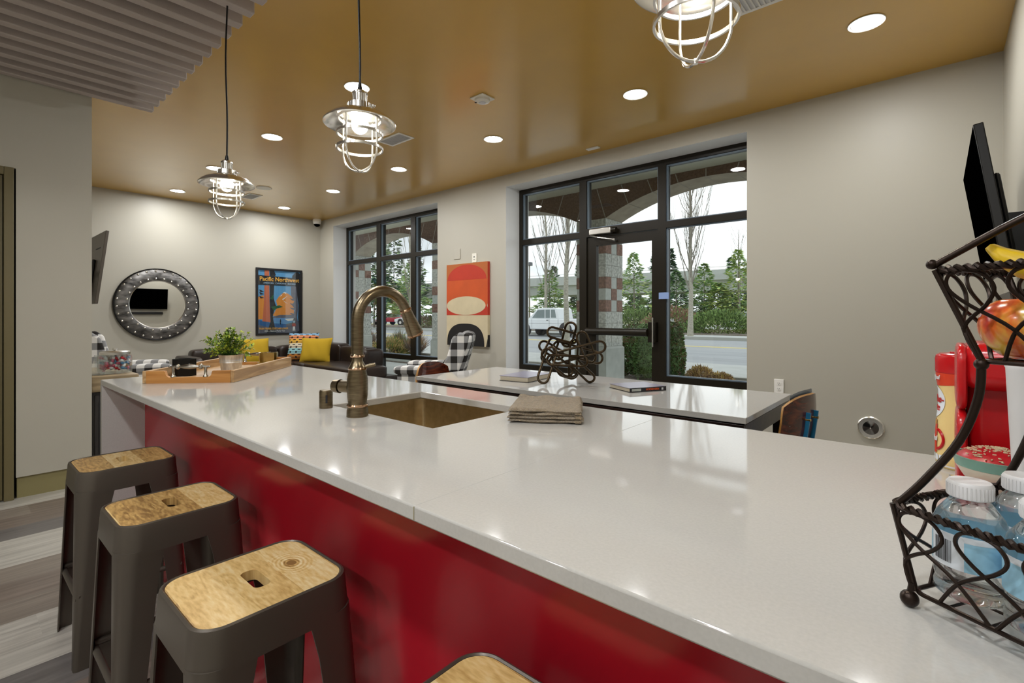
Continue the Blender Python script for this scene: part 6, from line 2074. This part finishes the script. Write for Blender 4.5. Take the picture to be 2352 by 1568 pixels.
for i, (x, y, h, w, l) in enumerate([
        (-42.0, 92, 15.2, 1.5, 'tall dark conifer, left of the pair standing over the viaduct in the door glass'),
        (-39.2, 92, 14.0, 1.4, 'tall dark conifer, right of the pair standing over the viaduct in the door glass'),
        (-28.0, 92, 11.6, 1.6, 'dark conifer top rising over the viaduct left of the right pane centre'),
        (-25.0, 93, 10.6, 1.5, 'dark conifer top just right of the bare street tree over the viaduct'),
        (-21.0, 92, 11.4, 1.8, 'dark conifer top over the viaduct between the two bare trees'),
        (-78.0, 56, 19.0, 3.0, 'tallest dark conifer in the middle pane of the far window'),
        (-84.5, 58, 17.5, 3.0, 'dark conifer left of the tallest one in the far window'),
        (-72.5, 57, 15.2, 2.8, 'dark conifer right of the tallest one in the far window'),
        (-67.5, 60, 13.6, 2.6, 'lower dark conifer in the right pane of the far window'),
        (-92.0, 60, 16.0, 3.0, 'dark conifer seen through the left far pane'),
        (-56.0, 86, 12.0, 2.2, 'dark conifer above the truck cab'),
        (-61.0, 84, 11.5, 2.3, 'dark conifer at the left edge of the near window above the truck'),
        (-51.0, 87, 11.8, 2.3, 'dark conifer above the truck bed'),
        (-46.5, 92, 9.8, 2.0, 'low dark conifer peeking over the viaduct beside the column')]):
    fir('conifer', l, x, y, h, w, 1100, ['firdark', 'firdark', 'fir'], 60 + i, CG, bare=0.2 if i > 1 else 0.45, leafL=1.3, leafW=0.5)
for i in range(12):
    fir('conifer', 'dark conifer in the shaded row under the viaduct', -66 + i * 5.2, 99, 7.5, 2.4, 500, ['firdark'], 90 + i, 'conifers under the viaduct', bare=0.02, leafL=1.3, leafW=0.6)

HG = 'hedges on the far bank'
for i, (x, y, rx, ry, h, ms, l) in enumerate([
        (-10.1, 31.0, 2.0, 1.4, 1.35, ['hedge', 'leaf_c', 'hedge'], 'broad green hedge at the right edge of the right pane'),
        (-13.6, 32.0, 2.1, 1.3, 1.55, ['hedgered', 'hedge', 'hedgered'], 'reddish hedge behind the bare street tree trunk'),
        (-16.9, 33.5, 2.2, 1.2, 1.5, ['hedge', 'hedge', 'leaf_c'], 'green hedge in the middle of the door glass'),
        (-35.0, 24.0 + 5, 3.2, 1.2, 1.0, ['hedge', 'hedgered', 'twig'], 'low straggly hedge before the parked cars in the far window'),
        (-29.0, 30.0, 2.5, 1.2, 1.2, ['hedge', 'hedgered', 'twig'], 'low green hedge in the right pane of the far window')]):
    shrub('hedge', l, x, y, rx, ry, h, 3200, ms, 0.17, 0.09, 120 + i, HG, 'dome', z0=0.13)

# road viaduct
va = thing('road_viaduct', 'grey concrete road viaduct crossing behind the trees', 'bridge', (-38.0, 76.0, 0.1), R(8.0))
MB().box(-75, 75, -5, 5, 6.3, 6.7).box(-75, 75, -5, -4.7, 6.7, 7.75).box(-75, 75, 4.7, 5, 6.7, 7.75).build('deck', 'viaduct', va, smooth=0)
MB().box(-75, 75, -4.0, -3.0, 4.7, 6.3).box(-75, 75, -0.5, 0.5, 4.7, 6.3).box(-75, 75, 3.0, 4.0, 4.7, 6.3).build('girder', 'viaduct', va, smooth=0)
for x in (-56, -26, 4, 34, 64):
    MB().box(x - 0.8, x + 0.8, -4.4, 4.4, 4.0, 4.7).box(x - 0.8, x + 0.8, -1.2, 1.2, -0.2, 4.0).build('pier', 'viaduct', va, smooth=0)
MB().tube([(-75, -4.85, 8.15), (75, -4.85, 8.15)], 0.05, 6).build('rail', 'steel', va)

lp = thing('street_lamp', 'tall street lamp with a box head at the left edge of the near window', 'street lamp', (-31.0, 38.5, 0.1))
MB().tube([(0, 0, -0.1), (0, 0, 6.2)], [0.09, 0.06], 10).build('pole', 'twig', lp)
MB().box(-0.85, 0.25, -0.2, 0.2, 6.1, 6.45).build('lamp_head', 'cargrey', lp, bevel=0.03)

# vehicles -------------------------------------------------------------
def vehicle(name, label, cat, loc, rotz, paint, kind, group=None):
    """front towards local -x"""
    t = thing(name, label, cat, loc, rotz, group)
    if kind == 'pickup':
        L, W = 5.1, 1.74
        low = [(-2.5, 0.42), (-2.55, 0.75), (-2.45, 0.98), (-1.25, 1.06), (2.5, 1.06), (2.55, 0.62), (2.5, 0.42)]
        cabp = [(-1.32, 1.04), (-0.62, 1.66), (-0.45, 1.71), (0.72, 1.71), (0.86, 1.64), (0.98, 1.04)]
        wins = [[(-1.0, 1.10), (-0.56, 1.58), (-0.05, 1.60), (-0.05, 1.10)], [(0.02, 1.10), (0.02, 1.60), (0.34, 1.60), (0.34, 1.10)], [(0.42, 1.12), (0.42, 1.60), (0.70, 1.60), (0.80, 1.12)]]
        wb_, wr = (-1.52, 1.52), 0.36
    else:
        L, W = 4.4, 1.75
        low = [(-2.15, 0.35), (-2.2, 0.7), (-1.3, 0.88), (1.95, 0.95), (2.2, 0.75), (2.15, 0.35)]
        cabp = [(-1.3, 0.86), (-0.55, 1.40), (0.75, 1.44), (1.75, 0.94)]
        wins = [[(-1.0, 0.92), (-0.48, 1.34), (0.15, 1.36), (0.15, 0.92)], [(0.22, 0.92), (0.22, 1.36), (0.72, 1.36), (1.35, 0.94)]]
        wb_, wr = (-1.35, 1.32), 0.31
    T = Matrix.Rotation(R(90), 4, 'X')
    MB().prism(low, -W / 2, W / 2, T=T).build('body', paint, t, bevel=0.05, seg=3)
    if kind == 'pickup':
        MB().prism(cabp, -W / 2 + 0.10, W / 2 - 0.10, T=T).build('cab', paint, t, bevel=0.05, seg=3)
    else:
        MB().prism(cabp, -W / 2 + 0.12, W / 2 - 0.12, T=T).build('cab', paint, t, bevel=0.06, seg=3)
    for i, wv in enumerate(wins):
        for s in (-1, 1):
            y = s * (W / 2 - (0.10 if kind == 'pickup' else 0.12))
            Tw = Matrix.Translation((0, y, 0)) @ T
            MB().prism(wv, -0.006, 0.006, T=Tw).build('side_window', 'carglass', t, smooth=0)
    for x in wb_:
        for s in (-1, 1):
            y = s * (W / 2 - 0.13)
            MB().cyl((x, y + s * 0.135, wr + 0.05), (x, y + s * 0.138, wr + 0.05), wr + 0.09, n=28).build('wheel_arch', 'ink', t)
            wl = MB().cyl((x, y - 0.10, wr), (x, y + 0.10, wr), wr, n=28).cyl((x, y + s * 0.10, wr), (x, y + s * 0.145, wr), wr * 0.985, wr * 0.9, n=28).build('wheel', 'rubber', t)
            MB().cyl((x, y + s * 0.140, wr), (x, y + s * 0.150, wr), wr * 0.56, n=20).build('hub_cap', 'steel', wl)
    b = MB()
    for s in (-1, 1):
        y = s * (W / 2 + 0.002)
        if kind == 'pickup':
            b.box(0.36, 0.372, y - 0.004, y + 0.004, 0.5, 1.05).box(-0.95, -0.942, y - 0.004, y + 0.004, 0.5, 1.05).box(0.995, 1.005, y - 0.004, y + 0.004, 0.5, 1.05)
            b.box(0.16, 0.30, y - 0.012, y + 0.012, 0.95, 0.99)
            b.box(-2.4, 2.4, y - 0.003, y + 0.003, 0.775, 0.785)
        else:
            b.box(0.18, 0.188, y - 0.004, y + 0.004, 0.4, 0.9)
    b.build('door_seams', 'ink', t, smooth=0)
    MB().box(-L / 2 - 0.05, -L / 2 + 0.1, -W / 2 + 0.05, W / 2 - 0.05, 0.42, 0.6).box(L / 2 - 0.1, L / 2 + 0.05, -W / 2 + 0.05, W / 2 - 0.05, 0.42, 0.6).build('bumper', 'steel', t, bevel=0.03)
    return t
vehicle('pickup_truck', 'white extended-cab pickup truck parked across the road', 'pickup truck', (-17.75, 24.3, -0.02), 0.0, 'carwhite', 'pickup')
VG = 'cars parked far across the road'
vehicle('car', 'white parked car in the left far pane, beside the column', 'car', (-52.0, 33.0, 0.12), R(20), 'carwhite', 'car', VG)
vehicle('car', 'red parked car seen under the faucet arch', 'car', (-49.5, 36.0, 0.12), R(15), 'carred', 'car', VG)
vehicle('car', 'white parked car seen just left of the spray head', 'car', (-45.5, 35.5, 0.12), R(15), 'carwhite', 'car', VG)
vehicle('car', 'red parked car in the far window behind the spray head', 'car', (-43.0, 38.0, 0.12), R(10), 'carred', 'car', VG)
vehicle('car', 'white parked car in the right pane of the far window', 'car', (-39.5, 37.5, 0.12), R(10), 'carwhite', 'car', VG)
vehicle('car', 'dark parked car above the truck bed behind the tree', 'car', (-29.5, 42.5, 0.14), R(8), 'cargrey', 'car', VG)
vehicle('car', 'white parked car behind the young firs in the door glass', 'car', (-20.0, 47.0, 0.14), R(8), 'carwhite', 'car', VG)
vehicle('car', 'white parked car behind the firs in the right window pane', 'car', (-13.5, 48.0, 0.14), R(8), 'carwhite', 'car', VG)
